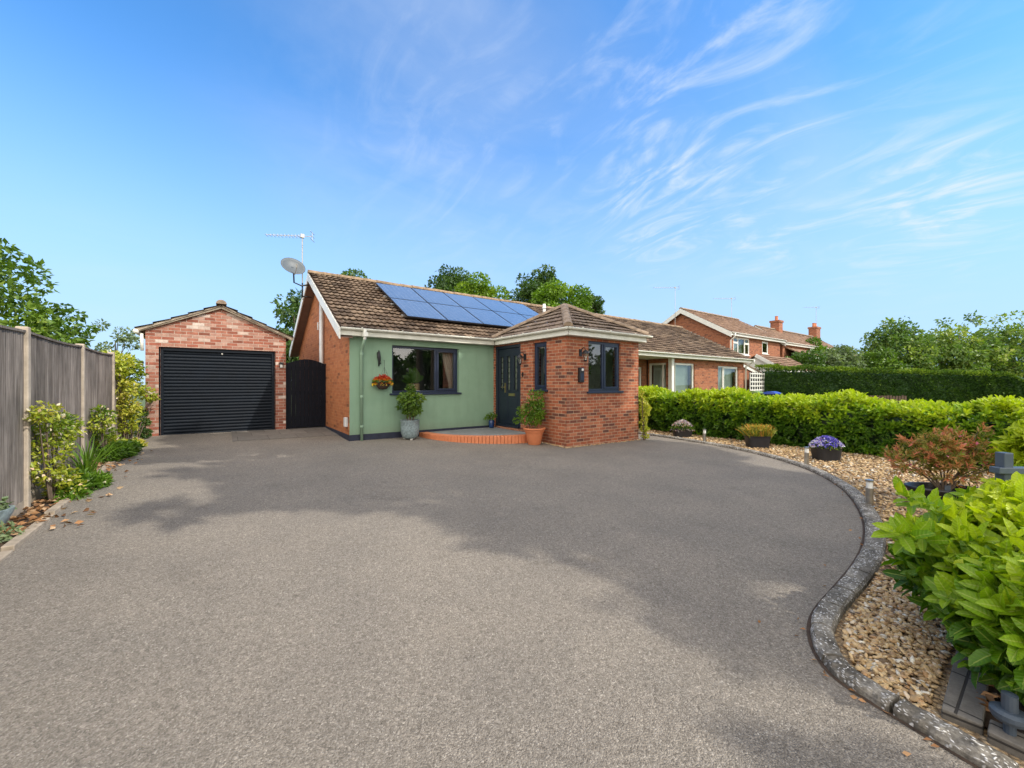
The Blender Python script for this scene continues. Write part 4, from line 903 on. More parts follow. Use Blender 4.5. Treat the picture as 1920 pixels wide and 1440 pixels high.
# ---------------------------------------------------------------- neighbouring buildings
Nb = thing('bungalow', 'attached brick bungalow with white framed windows beyond the porch and hedge', 'house', 12, 9.75, .2, absolute=True)
U1 = 22.28
m = MB(); w1 = (15.66, 17.5, .6, 2.52); w2 = (19.6, 21.7, 1.17, 2.48)
wall(m, front(9.88), 15.65, U1, 0, 2.80, [w1, w2]); wall(m, front(11.1), 12.02, 15.62, 0, 2.80, [(13.9, 14.2, .5, 2.3), (14.6, 15.3, .5, 2.35)])
wall(m, side(15.65), -11.06, -9.9, 0, 2.8, [(-11.02, -9.91, .6, 2.52)]); wall(m, right(U1), 9.9, 17.2, 0, 2.85); m.add([(U1, 9.88, 2.85), (U1, 17.2, 2.85), (U1, RV, RZ-.06)], [(0, 1, 2)])
wall(m, (Vector((0, BV-.25, 0)), -X3, Y3), -U1, -12, 0, 2.8); m.build('wall', M['brick_far'], Nb)
roof_pair(Nb, 12.0, U1+.15, 51); barge(Nb, U1+.16, .2, side_=1)
m = MB(); m.pbox(*front(EV+.02), 12.02, U1+.2, 2.70, 2.86, -.02, 0); m.pbox(*front(EV+.02), 12.02, U1+.2, 2.70, 2.712, -1.62, -.021); m.build('fascia', M['cream'], Nb, bevel=.004)
gutter(Nb, (12.05, EV+.018, 2.865), (U1+.2, EV+.018, 2.865), (0, -1, 0))
window(Nb, front(9.88), *w1, [], 'white', sill=False, fw=.09); window(Nb, side(15.65), -11.02, -9.91, .6, 2.52, [-10.33], 'white', sill=False, fw=.09)
window(Nb, front(9.88), *w2, [20.2], 'white', sillmat='white', lights=(1,), fw=.06)
window(Nb, front(11.1), 14.6, 15.3, .5, 2.35, [], 'white', sill=False, lights=(0,))
m = MB(); m.pbox(*front(9.88), 15.95, 17.5, .5, 2.5, -.34, -.33); m.pbox(*front(9.88), 19.5, 21.75, 1.1, 2.5, -.34, -.33); m.pbox(*side(15.65), -11.0, -9.9, .5, 2.5, -.34, -.33); m.build('blind', M['blind'], Nb)
m = MB(); m.quad((15.95, 12, 0), (22, 12, 0), (22, 12, 2.8), (15.95, 12, 2.8)); m.quad((12.3, 12.6, 0), (15.6, 12.6, 0), (15.6, 12.6, 2.8), (12.3, 12.6, 2.8)); m.build('interior', M['inner'], Nb)
m = MB(); m.box((15.60, 9.83, .3), (15.78, 10.0, 2.70)); m.build('corner_post', M['white'], Nb)
m = MB(); m.tube([(U1+.12, 9.42, 2.84), (U1+.12, 9.42, 2.7), (U1+.05, 9.8, 2.5), (U1+.05, 9.82, .1)], .04, 8); m.build('downpipe', M['white'], Nb, smooth=True)
# lean-to with sloping white bargeboard beside it
L_ = thing('lean_to', 'low lean-to with a sloping white bargeboard at the end of the attached bungalow', 'shed', 23.4, 10.6, absolute=True)
m = MB(); wall(m, front(10.2), 22.45, 25.1, 0, 2.1); m.add([(22.45, 10.2, 2.1), (25.1, 10.2, 2.1), (22.45, 10.2, 2.7)], [(0, 1, 2)]); m.build('wall', M['brick_far'], L_)
m = MB(); m.beam((22.35, 10.15, 2.72), (25.5, 10.15, 2.02), .04, .2); m.build('bargeboard', M['white'], L_)
m = MB(); m.add([(22.35, 10.1, 2.84), (25.5, 10.1, 2.14), (25.5, 14, 2.14), (22.35, 14, 2.84)], [(0, 1, 2, 3)]); o = m.build('roof', M['tile_far'], L_); o.modifiers.new('s', 'SOLIDIFY').thickness = .05
t = thing('trellis', 'white square trellis panel at the end of the attached bungalow', 'trellis', 23.7, 9.8)
m = MB()
for i in range(7): m = MB(); m.box((-.85+i*.283-.03, 0, .9), (-.85+i*.283+.03, .02, 2.1)); m.build('upright', M['white'], t, off=(0, 0, 0))
for i in range(6): m = MB(); m.box((-.88, -.015, .93+i*.22-.03), (.88, -.001, .93+i*.22+.03)); m.build('slat', M['white'], t, off=(0, 0, 0))
m = MB(); m.box((-.9, .03, .0), (.9, .06, .95)); m.box((-.9, .03, .95), (.9, .04, 2.1)); m.build('backing_board', M['black'], t, off=(0, 0, 0))
def house(parent, u0, u1, v0, vr, ez, rz, matw='brick_far', matr='tile_far', chim=(), seed=60, over=.3, wins=()):
    v1 = 2*vr-v0; m = MB()
    wall(m, front(v0), u0, u1, 0, ez-.02, wins); wall(m, side(u0), -v1, -v0, 0, ez); wall(m, right(u1), v0, v1, 0, ez); wall(m, (Vector((0, v1, 0)), -X3, Y3), -u1, -u0, 0, ez)
    sl = (rz-ez)/(vr-v0+over)
    for uu, f in ((u0, (0, 2, 1)), (u1, (0, 1, 2))): m.add([(uu, v0, ez), (uu, v1, ez), (uu, vr, rz-.05)], [f])
    m.build('wall', M[matw], parent)
    m = MB(); ln = math.hypot(vr-v0+over, rz-ez)
    tiled(m, Vector((u0-over, v0-over, ez)), X3, Vector((0, vr-v0+over, rz-ez)).normalized(), ln, lambda t: 0, lambda t: u1-u0+2*over, gauge=.3, amp=.008, lift=.03, seed=seed, step=2)
    tiled(m, Vector((u1+over, v1+over, ez)), -X3, Vector((0, -(vr-v0+over), rz-ez)).normalized(), ln, lambda t: 0, lambda t: u1-u0+2*over, gauge=.3, amp=.008, lift=.03, seed=seed, step=2)
    r = m.build('roof', M[matr], parent); k = MB(); ridge(k, (u0-over, vr, rz), (u1+over, vr, rz), .12, .45); k.build('ridge_tiles', M['ridge'], r, off=parent['_off'])
    m = MB(); m.pbox(*front(v0-over+.03), u0-over, u1+over, ez-.2, ez-.02, -.03, 0); m.pbox(*front(v0-over+.03), u0-over, u1+over, ez-.2, ez-.185, -over, -.031); m.build('fascia', M['white'], parent)
    barge(parent, u0-over, .2, w=.3, ve=v0-over, vr=vr, ze=ez, zr=rz); gutter(parent, (u0-over, v0-over+.028, ez+.0), (u1+over, v0-over+.028, ez+.0), (0, -1, 0), 'white')
    for cu, w, h, np_ in chim:
        m = MB(); m.box((cu-w/2, vr-.35, rz-1.0), (cu+w/2, vr+.35, rz+h)); m.box((cu-w/2-.06, vr-.41, rz+h-.18), (cu+w/2+.06, vr+.41, rz+h)); c = m.build('chimney', M['brick'], parent)
        for q in range(np_):
            p = MB(); p.lathe([(.13, 0), (.12, .35), (.14, .42), (.09, .42), (.09, .3)], (cu+(q-(np_-1)/2)*.42, vr, rz+h), 10); p.build('chimney_pot', M['terracotta'], c, off=parent['_off'])
hw2 = (28.25, 30.65, 3.62, 4.82); hw3 = (32.7, 33.75, 3.85, 4.78)
H2 = thing('house', 'two storey brick house with a white bargeboard gable rising above the attached bungalow', 'house', 27.6, 13.2, .3, absolute=True)
house(H2, 27.6, 35.9, 13.2, 16.5, 5.05, 7.12, wins=(hw2, hw3))
def win3(parent, v, w, splits, bars=True):
    window(parent, front(v), *w, splits, 'white', fw=.10, inset=.03)
window(H2, front(13.2), *hw2, [28.95, 29.95], 'white', fw=.11, inset=.02); window(H2, front(13.2), *hw3, [], 'white', fw=.12, inset=.02)
m = MB()
for a, b in ((28.3, 28.95), (29.95, 30.6)): m.pbox(*front(13.2), a, b, 4.38, 4.50, -.08, -.012)
m.build('transom', M['white'], H2)
m = MB(); m.pbox(*front(13.2), 28.3, 30.6, 3.6, 4.8, -.5, -.49); m.pbox(*front(13.2), 32.8, 33.7, 3.8, 4.8, -.6, -.59); m.build('curtain', M['blind'], H2)
m = MB(); m.tube([(27.75, 12.85, 5.0), (27.75, 12.85, 4.8), (27.7, 13.1, 4.55), (27.7, 13.12, .5)], .05, 8); m.build('downpipe', M['white'], H2, smooth=True)
aerial(H2, (27.25, 16.9, 5.2), 3.6, 1.6, 9, Vector((-.8, .55, 0)), .25); aerial(H2, (35.0, 16.5, 7.0), 1.9, 1.5, 8, Vector((-.8, .55, 0)), .25)
H3 = thing('house', 'brick house with two chimneys beyond the white gabled house', 'house', 36.7, 13.3, .3, absolute=True)
w3 = [(42.6, 43.7, 3.3, 4.5), (45.2, 46.2, 3.1, 4.4), (47.8, 49.0, 3.1, 4.4)]
house(H3, 36.7, 50, 13.3, 15.2, 4.95, 6.45, chim=((40.6, .8, .85, 1), (50.0, 1.1, 1.05, 2)), seed=70, wins=w3)
for w in w3: window(H3, front(13.3), *w, [(w[0]+w[1])/2], 'white', fw=.1, inset=.02)
aerial(H3, (50.5, 15.2, 7.8), 1.9, 1.3, 6, Vector((-.8, .55, 0)), .25)
m = MB(); m.add([(37.2, 11.8, 3.9), (41.8, 11.8, 3.9), (41.8, 13.3, 4.6), (37.2, 13.3, 4.6)], [(0, 1, 2, 3)]); o = m.build('lean_to_roof', M['tile_far'], H3); o.modifiers.new('s', 'SOLIDIFY').thickness = .08
m = MB(); wall(m, front(12.0), 37.4, 41.6, 0, 3.85); m.build('lean_to_wall', M['brick_far'], H3)
H4 = thing('house', 'farthest house, only its low brown roof showing at the end of the row', 'house', 57, 14, .3, absolute=True)
house(H4, 57, 68, 14, 17.5, 4.3, 6.3, seed=80)
Gg = thing('garage', 'low garage with a brown tiled roof and white verge behind the dark clipped hedge', 'garage', 27.3, 9.9, .3, absolute=True)
m = MB(); wall(m, front(9.9), 27.3, 32.2, 0, 2.3); wall(m, side(27.3), -13, -9.9, 0, 2.3); m.add([(27.3, 9.9, 2.3), (27.3, 13, 2.3), (27.3, 11.3, 3.35)], [(0, 2, 1)]); m.build('wall', M['white'], Gg)
m = MB(); O = Vector((27.1, 9.75, 2.42)); T2 = Vector((0, 1.55, 1.0)); ln = T2.length; tiled(m, O, X3, T2.normalized(), ln, lambda t: 0, lambda t: 5.2, amp=.006, step=2, seed=90); m.add([(27.1, 11.3, 3.42), (32.3, 11.3, 3.42), (32.3, 13.2, 2.4), (27.1, 13.2, 2.4)], [(0, 1, 2, 3)], [(0, 0), (5, 0), (5, 2), (0, 2)]); m.build('roof', M['tile_far'], Gg)
m = MB(); m.beam((27.06, 9.7, 2.36), (27.06, 11.3, 3.38), .04, .2); m.pbox(*front(9.74), 27.1, 32.3, 2.25, 2.42, -.03, 0); m.build('bargeboard', M['white'], Gg)

# wheelie bins by the trellis
def bin_(u, v, lid, label):
    t = thing('wheelie_bin', label, 'bin', u, v, group='wheelie bins beside the attached bungalow'); t.scale = (1, 1, 1.13); m = MB()
    m.add([(x*s, y*s, z) for z, s in ((.05, .8), (1.0, 1)) for x, y in ((-.28, -.32), (.28, -.32), (.28, .32), (-.28, .32))], [(3, 2, 1, 0), (4, 5, 6, 7), (0, 1, 5, 4), (1, 2, 6, 5), (2, 3, 7, 6), (3, 0, 4, 7)])
    m.build('body', M['plastic'], t, off=(0, 0, 0), bevel=.02); m = MB()
    vs = []
    for i in range(7):
        y = -.35+.72*i/6; z = 1.0+.10*math.sin(math.pi*min(1, i/6+.1)); vs += [(-.31, y, 1.0), (-.27, y, z), (.27, y, z), (.31, y, 1.0)]
    m.add(vs, [(i*4+a, i*4+a+1, i*4+a+5, i*4+a+4) for i in range(6) for a in range(3)]+[(0, 1, 2, 3), (27, 26, 25, 24)]); m.build('lid', M[lid], t, off=(0, 0, 0), bevel=.01)
    for s in (-.26, .26): m = MB(); m.tube([(s-.03, .3, .12), (s+.03, .3, .12)], .11, 12); m.build('wheel', M['black'], t, off=(0, 0, 0))
bin_(18.85, 7.30, 'bluelid', 'wheelie bin with a blue lid showing above the laurel hedge'); bin_(18.45, 7.80, 'greenlid', 'wheelie bin with a green lid left of the blue lidded one')

# ---------------------------------------------------------------- hedges
def wuv(x, y): return (CU*x+SU*y, -SU*x+CU*y)                # world metres to grid metres
def hedge(name, label, line, w, h, n_sh, size, mat, top_t, low_t, nl=8, side_tint=.2, core_mat='leaf_dark', cat='hedge', jut=.10, ends=True):
    base = line[0]; z0 = G(*base); o = thing(name, label, cat, base[0], base[1], z0); off = (base[0], base[1], z0)
    pts = [Vector(p) for p in line]; seg = [(b-a).length for a, b in zip(pts, pts[1:])]; tot = sum(seg)
    n = n_sh; t = rng.random(n)*tot; P = np.zeros((n, 3)); A = np.zeros((n, 3)); ti = np.zeros(n)
    per = h*2+w; q = rng.random(n)*per
    for i in range(n):
        s = t[i]; k = 0
        while k < len(seg)-1 and s > seg[k]: s -= seg[k]; k += 1
        p = pts[k]+(pts[k+1]-pts[k])*(s/seg[k]); d = (pts[k+1]-pts[k]).normalized(); sdv = Vector((d.y, -d.x))
        g0 = G(p.x, p.y); lump = .08*math.sin(t[i]*2.3)+.05*math.sin(t[i]*5.1+1)
        if q[i] < w: a = q[i]/w-.5; zz = h+lump+.04*math.cos(a*3)-.25*max(0, abs(a)-.3); ax = np.array([sdv.x*a*.9, sdv.y*a*.9, 1.1]); pos = p+sdv*a*w
        else:
            s_ = 1 if q[i] < w+h else -1; zz = (q[i]-w) % h; a = s_*(.5+.04*math.sin(t[i]*3+zz*4)); pos = p+sdv*a*w*(1 if zz > .25 else .92); f = zz/h; ax = np.array([sdv.x*s_, sdv.y*s_, .35+.5*f])
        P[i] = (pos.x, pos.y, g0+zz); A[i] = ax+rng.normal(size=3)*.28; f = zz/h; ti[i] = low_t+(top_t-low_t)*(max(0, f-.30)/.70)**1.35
    P = P+norm(A)*((rng.random(n)-.35)*jut)[:, None]
    ti += rng.normal(size=n)*.10+.10*np.sin(t*3.1+P[:, 2]*4)
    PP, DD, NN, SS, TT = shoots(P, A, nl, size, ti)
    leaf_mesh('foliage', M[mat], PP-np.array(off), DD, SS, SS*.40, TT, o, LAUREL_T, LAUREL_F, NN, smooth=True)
    lumpy_core('twigs', M[core_mat], o, line, w*.66, h*.84, G, n=int(tot*6), off=off)
    return o
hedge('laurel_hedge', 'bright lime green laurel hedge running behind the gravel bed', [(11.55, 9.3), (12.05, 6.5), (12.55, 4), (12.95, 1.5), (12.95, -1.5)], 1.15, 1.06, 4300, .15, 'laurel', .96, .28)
# near laurel, large leaves, low spreading bush by the camera
def near_laurel():
    c = wuv(3.05, 2.35); z0 = G(*c); o = thing('laurel_bush', 'nearest glossy yellow green laurel bush spilling over the gravel at the right edge', 'bush', c[0], c[1], z0)
    P, A, T_ = [], [], []
    blobs = [((2.98, 2.36, .40), (.36, .36, .27)), ((4.05, 2.95, .40), (.50, .46, .30)), ((6.45, 4.6, .74), (.40, .40, .34)), ((2.72, 1.90, .36), (.32, .22, .27)), ((3.40, 2.52, .52), (.32, .22, .28))]
    for (cx, cy, cz), (ra, rb, rc) in blobs:
        n = 380
        d = rvec(n); d = d[d[:, 2] > -.55]; n = len(d); q = np.array([cx, cy, cz])+d*np.array([ra, rb, rc])*(.86+.18*rng.random((n, 1)))
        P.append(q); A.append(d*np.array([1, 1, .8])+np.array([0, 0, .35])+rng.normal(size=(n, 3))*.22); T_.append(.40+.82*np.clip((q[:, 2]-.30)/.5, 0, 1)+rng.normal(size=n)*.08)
    # two long shoots that reach out over the gravel
    for s, e, nn in (((2.65, 2.45, .62), (2.31, 2.34, .68), 5), ((2.75, 2.55, .74), (2.52, 2.5, .82), 3), ((2.6, 2.2, .45), (2.38, 2.12, .42), 3)):
        for k in range(nn):
            f = k/(nn-1); p = np.array(s)*(1-f)+np.array(e)*f; P.append(p[None]); A.append((np.array(e)-np.array(s)+np.array([0, 0, .15]))[None]); T_.append(np.array([.8]))
    P = np.vstack(P); A = np.vstack(A); T_ = np.concatenate(T_)
    # world to local
    xy = np.stack([CU*P[:, 0]+SU*P[:, 1]-c[0], -SU*P[:, 0]+CU*P[:, 1]-c[1], P[:, 2]-z0], 1); ax = np.stack([CU*A[:, 0]+SU*A[:, 1], -SU*A[:, 0]+CU*A[:, 1], A[:, 2]], 1)
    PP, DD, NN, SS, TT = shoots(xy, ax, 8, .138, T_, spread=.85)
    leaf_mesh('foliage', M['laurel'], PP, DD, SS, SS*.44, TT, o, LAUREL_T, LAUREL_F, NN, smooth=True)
    n = 900; d = rvec(n)*rng.random((n, 1))**.4; b = rng.integers(0, 5, n); B0 = np.array([x[0] for x in blobs])[b]; B1 = np.array([x[1] for x in blobs])[b]*.8
    q = B0+d*B1; q = np.stack([CU*q[:, 0]+SU*q[:, 1]-c[0], -SU*q[:, 0]+CU*q[:, 1]-c[1], q[:, 2]-z0], 1)
    leaf_mesh('inner_leaves', M['laurel'], q, rvec(n), .15, .07, rng.random(n)*.25, o, LAUREL_T, LAUREL_F, smooth=True)
    m = MB()
    for k in range(20):
        (cx, cy, cz), (ra, rb, rc) = blobs[k % 5]; b0 = wuv(cx+random.uniform(-.1, .1), cy+random.uniform(-.1, .1)); e = wuv(cx+random.uniform(-ra, ra)*.7, cy+random.uniform(-rb, rb)*.7)
        m.tube([(b0[0], b0[1], G(*b0)-.05), ((b0[0]+e[0])/2, (b0[1]+e[1])/2, cz*.6), (e[0], e[1], cz+random.uniform(0, rc*.6))], [.014, .010, .005], 5)
    m.build('stems', M['bark'], o, off=(c[0], c[1], z0))
near_laurel()
# dark clipped cypress hedge with a timber fence behind the laurel
def clipped():
    line = [wuv(14.0, 22.6), wuv(20, 23.1), wuv(26, 23.4), wuv(29.9, 23.5)]; z0 = G(*line[0]); o = thing('clipped_hedge', 'long dark green clipped cypress hedge with a flat top behind the laurel hedge', 'hedge', line[0][0], line[0][1], z0); off = (*line[0], z0)
    pts = [Vector(p) for p in line]; n = 52000; t = rng.random(n)*(len(pts)-1); k = np.minimum(t.astype(int), len(pts)-2); f = (t-k)[:, None]
    A = np.array([p[:] for p in pts]); P = A[k]*(1-f)+A[k+1]*f; d = norm(A[k+1]-A[k]); s = np.stack([d[:, 1], -d[:, 0]], 1)
    endf = np.clip((len(pts)-1-t)/.35, 0, 1)**.5
    hh = (2.42-.10*t/3*2)*(.72+.28*endf); w = 1.0; per = hh*2+w; q = rng.random(n)*per; top = q < w
    a = np.where(top, q/w-.5, np.where(q < w+hh, .5, -.5)); z = np.where(top, hh, (q-w) % hh); lump = .06*np.sin(t*17)+.05*np.sin(t*41+z*6)
    a = a*(1+lump*1.4)*(.9+.1*np.cos((z/hh)*3)); P = P+s*(a*w)[:, None]; z = z+np.where(top, lump, 0)-.18*np.maximum(0, np.abs(a)-.35)*top
    g0 = np.array([G(*p) for p in P]); Q = np.stack([P[:, 0], P[:, 1], g0+z], 1)+rng.normal(size=(n, 3))*.035
    Dv = np.stack([s[:, 0]*a*2, s[:, 1]*a*2, np.where(top, 1.2, .5)], 1)+rng.normal(size=(n, 3))*.55
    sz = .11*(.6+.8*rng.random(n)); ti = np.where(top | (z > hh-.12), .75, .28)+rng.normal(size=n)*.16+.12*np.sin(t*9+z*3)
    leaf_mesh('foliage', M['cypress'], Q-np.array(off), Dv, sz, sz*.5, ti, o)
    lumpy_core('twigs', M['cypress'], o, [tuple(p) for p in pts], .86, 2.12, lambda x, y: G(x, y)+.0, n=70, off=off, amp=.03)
clipped()
t0 = wuv(14.5, 21.4); t = thing('fence', 'low brown timber fence glimpsed between the laurel hedge and the dark clipped hedge', 'fence', *t0, rz=-YAW); rd = random.Random(3)
for k in range(3):
    m = MB(); m.box((k*2.2-.05, -.05, -.2), (k*2.2+.05, .05, .92)); m.build('post', M['old_brown'], t, off=(0, 0, 0))
    m = MB(); x = k*2.2+.07
    while x < k*2.2+2.1: m.box((x, -.02, 0), (x+.11, .0, 0.88+rd.uniform(-.02, .02))); x += .155
    m.build('pales', M['old_brown'], t, off=(0, 0, 0))

# ---------------------------------------------------------------- trees
def at(px, py, Y): return wuv((px-960)/750*Y, Y)
def T(name, label, x, y, h, rx, ry, rz, cz, cr, ncl, nl, size, mat, t=(.1, .9), extra=None, r=.16, group=None, cat='tree'):
    u, v = wuv(x, y); g0 = G(u, v)
    if extra:
        ex = []
        for (ax, ay, az, ar) in extra: a = wuv(ax, ay); ex.append((a[0]-u, a[1]-v, az-g0, ar))
        extra = ex
    return tree(name, label, u, v, h, (0, 0, cz), (rx, ry, rz), cr, ncl, nl, size, mat, t, group, r, extra=extra, cat=cat)
# left, beyond the fence
T('broadleaf_tree', 'big leafy tree at the left edge overhanging beyond the board fence', -13.0, 9.3, 6, 1.55, 1.6, 1.9, 2.9, .42, 44, 9500, .14, M['leaf_mid'], (.15, 1), extra=[(-11.4, 9.4, 4.3, .28), (-11.1, 9.3, 4.15, .22), (-10.9, 9.3, 3.9, .18), (-11.7, 9.2, 4.7, .22), (-11.3, 9.4, 2.9, .4), (-11.0, 9.4, 3.2, .3)])
T('bush', 'leafy bush topping the fence between the big left tree and the garage', -11.0, 9.6, 4, .68, .8, .75, 2.05, .26, 20, 2600, .12, M['leaf_mid'], (.25, 1), extra=[(-10.5, 9.6, 3.25, .16), (-10.3, 9.7, 2.9, .16), (-10.8, 9.6, 3.4, .12)], cat='bush', r=.06)
T('young_tree', 'thin pale sapling poking up just left of the garage roof', -11.9, 12.0, 4, .45, .45, .75, 2.45, .18, 9, 650, .10, M['leaf_grey'], (.3, 1), r=.035)
# behind the garage and the house
T('dark_tree', 'dark green tree between the garage roof and the gable end', -13.2, 24.5, 8, 1.9, 1.8, 3.0, 3.6, .85, 42, 9000, .24, M['leaf_dark'], (.1, 1), extra=[(-14.2, 24.3, 4.3, .5), (-12.6, 24.5, 6.5, .7), (-13.1, 24.5, 6.9, .5)])
T('rear_shrub', 'lower shrub at the right corner of the garage roof, left of the dark tree', -15.4, 24.0, 5, 1.2, 1.2, 1.3, 2.9, .5, 14, 2600, .2, M['leaf_lime'], (.1, .9), cat='bush')
T('rear_tree', 'tree tip just showing over the left end of the bungalow ridge', -11.4, 30.0, 9, 2.0, 1.6, 1.5, 8.0, .6, 18, 4500, .22, M['leaf_mid'], (.2, 1))
T('conifer_tree', 'rounded dark evergreen behind the middle of the solar panels', -4.6, 29.0, 10, 1.5, 1.4, 2.6, 7.3, .7, 36, 10000, .22, M['leaf_dark'], (.1, .9), extra=[(-4.8, 29, 9.7, .55), (-5.6, 29, 9.0, .45), (-5.9, 29, 8.4, .4)])
T('lime_tree', 'yellow green tree right of the rounded evergreen behind the roof', -2.6, 27.5, 8, 2.1, 1.4, 2.4, 6.4, .6, 36, 10000, .22, M['leaf_lime'], (.15, 1))
T('conifer_tree', 'dark evergreen with a tall narrow top behind the porch roof', 1.9, 29.5, 10, 2.1, 1.5, 2.4, 7.0, .7, 40, 11000, .22, M['leaf_dark'], (.2, 1), extra=[(2.5, 29.5, 9.3, .65), (2.65, 29.5, 9.9, .55), (2.4, 29.5, 8.7, .7), (.8, 29.5, 9.2, .5)])
T('lime_tree', 'yellow green tree below the tall narrow evergreen behind the porch', 3.5, 27.5, 8, 2.0, 1.3, 2.2, 6.1, .6, 34, 9000, .22, M['leaf_lime'], (.05, .85))
T('conifer_tree', 'smallest dark evergreen, rightmost behind the bungalow ridge', 5.6, 29.5, 8, 1.3, 1.2, 1.9, 6.2, .5, 22, 5500, .22, M['leaf_dark'], (.2, 1))
# right
T('broadleaf_tree', 'leftmost of the broad shaggy trees over the dark clipped hedge', 33.5, 34.5, 8, 3.0, 2.4, 2.6, 4.0, .68, 75, 9500, .28, M['leaf_shade'], (.05, .9), extra=[(31.3, 34.5, 5.8, .35), (30.8, 34.5, 5.0, .3), (32.5, 34.5, 6.9, .4), (33.9, 34.5, 7.1, .35)])
T('broadleaf_tree', 'broad shaggy tree in the middle over the dark clipped hedge', 38.3, 34.5, 8, 3.0, 2.4, 2.8, 4.0, .68, 75, 9500, .28, M['leaf_shade'], (.2, 1), extra=[(37.2, 34.5, 6.9, .45), (39.7, 34.5, 7.4, .4), (40.2, 34.5, 7.0, .35)])
T('broadleaf_tree', 'shaggy tree at the right edge beyond the end of the clipped hedge', 43.3, 34.5, 8, 3.0, 2.4, 2.9, 4.0, .68, 75, 9500, .28, M['leaf_shade'], (.1, .95), extra=[(42.0, 34.5, 7.2, .4), (43.5, 34.5, 7.5, .4)])
T('willow_bush', 'pale grey green feathery bush right of the farthest roof', 27.2, 33.5, 5, 2.4, 1.6, 1.7, 2.7, .7, 30, 6500, .24, M['leaf_grey'], (.2, 1), cat='bush')
T('green_bush', 'mid green bush between the pale feathery bush and the shaggy trees', 30.6, 33.0, 5, 1.6, 1.5, 1.7, 2.6, .6, 24, 5000, .24, M['leaf_mid'], (.1, .9), cat='bush')
T('green_bush', 'rounded bush below the ivy clad house front', 22.9, 30.5, 5, 2.4, 1.5, 1.5, 2.2, .6, 26, 5500, .22, M['leaf_mid'], (.0, .8), cat='bush')
T('ivy', 'bright green climber covering the front of the far chimneyed house', 27.6, 36.6, 5, 1.0, .8, 1.5, 4.0, .5, 18, 5000, .2, M['leaf_lime'], (.0, .7), r=.08, cat='climber')
# tall roadside trees to the right of and behind the viewer: their crowns cast the shade on the drive and show in the window panes
def shade_tree(x, y, h, blobs, hgt, n, label):
    """crown clumps stand where the sun passes on its way to the shaded part of the drive"""
    u, v = wuv(x, y); g0 = G(u, v); o = thing('roadside_tree', label, 'tree', u, v); C, r_ = [], []
    for bx, by, br, k in blobs:
        for i in range(k):
            hh = hgt*random.uniform(.85, 1.2); a = random.random()*6.28; q = br*math.sqrt(random.random())*.8
            while True:                                        # higher up along the sun's ray where it would otherwise enter the view
                L0 = hh/math.tan(SUN_EL); X_, Y_ = bx+q*math.cos(a)+SUN_H.x*L0, by+q*math.sin(a)+SUN_H.y*L0
                if Y_ < 0 or X_ > 1.5*Y_+1.6 or hh-1.59 > 1.05*Y_+1.8: break
                hh += .8
            w = wuv(bx+q*math.cos(a)+SUN_H.x*L0, by+q*math.sin(a)+SUN_H.y*L0); C.append((w[0]-u, w[1]-v, hh-g0)); r_.append(random.uniform(.40, .85)*min(1, br/1.2))
    crown('crown', M['leaf_mid'], o, np.array(C), np.array(r_), n, .30, .1, .9); trunk_and_limbs(o, h, .3, C, n=12)
shade_tree(17.5, -1.5, 10.5, [(2.6, 4.9, 1.5, 12), (1.5, 3.6, .7, 5), (3.6, 7.0, 1.7, 12), (2.0, 7.0, 1.8, 12), (1.45, 2.95, .35, 2), (3.6, 5.2, .9, 6), (3.0, 9.2, 1.6, 10), (1.3, 8.8, 1.3, 9), (1.45, 2.5, .35, 3), (1.0, 2.75, .25, 2), (1.5, 1.5, .35, 3)], 11.5, 21000, 'tall roadside tree out of view to the right that shades the right of the drive')
shade_tree(15.5, 1.0, 10.5, [(.2, 5.4, 1.5, 12), (-1.2, 6.6, 1.7, 12), (-2.6, 5.6, 1.0, 6), (-3.0, 4.9, .6, 3), (-3.2, 7.4, 1.3, 8), (.3, 8.0, 1.9, 13), (-1.5, 9.2, 1.7, 13), (.2, 10.2, 1.7, 11), (-4.6, 8.7, 1.2, 7), (-3.3, 9.6, 1.4, 10), (-1.5, 10.8, 1.4, 9), (-5.8, 9.4, 1.1, 6), (-7.2, 9.6, 1.0, 5), (-4.8, 10.3, 1.2, 7), (-5.9, 7.5, .9, 5), (-5.0, 6.7, .6, 3), (-4.1, 6.2, .8, 4), (-3.6, 4.5, .45, 3), (-2.6, 11.8, 1.2, 9), (-1.0, 12.2, 1.1, 7)], 11.5, 30000, 'tall roadside tree out of view to the right that shades the left of the drive')
for k, (x, y, h_) in enumerate(((36, 9, 5.5), (31, 3, 7), (27, -4, 6.5), (21.5, -8.5, 5), (16, -13, 5.5))):
    T('roadside_tree', ['farthest', 'second farthest', 'middle', 'second nearest', 'nearest'][k]+' of the trees across the road mirrored in the windows', x, y, h_, 3.6, 3.4, h_*.42, h_*.52, 1.1, 46, 7000, .42, M['leaf_dark'], (.1, .9), r=.25)
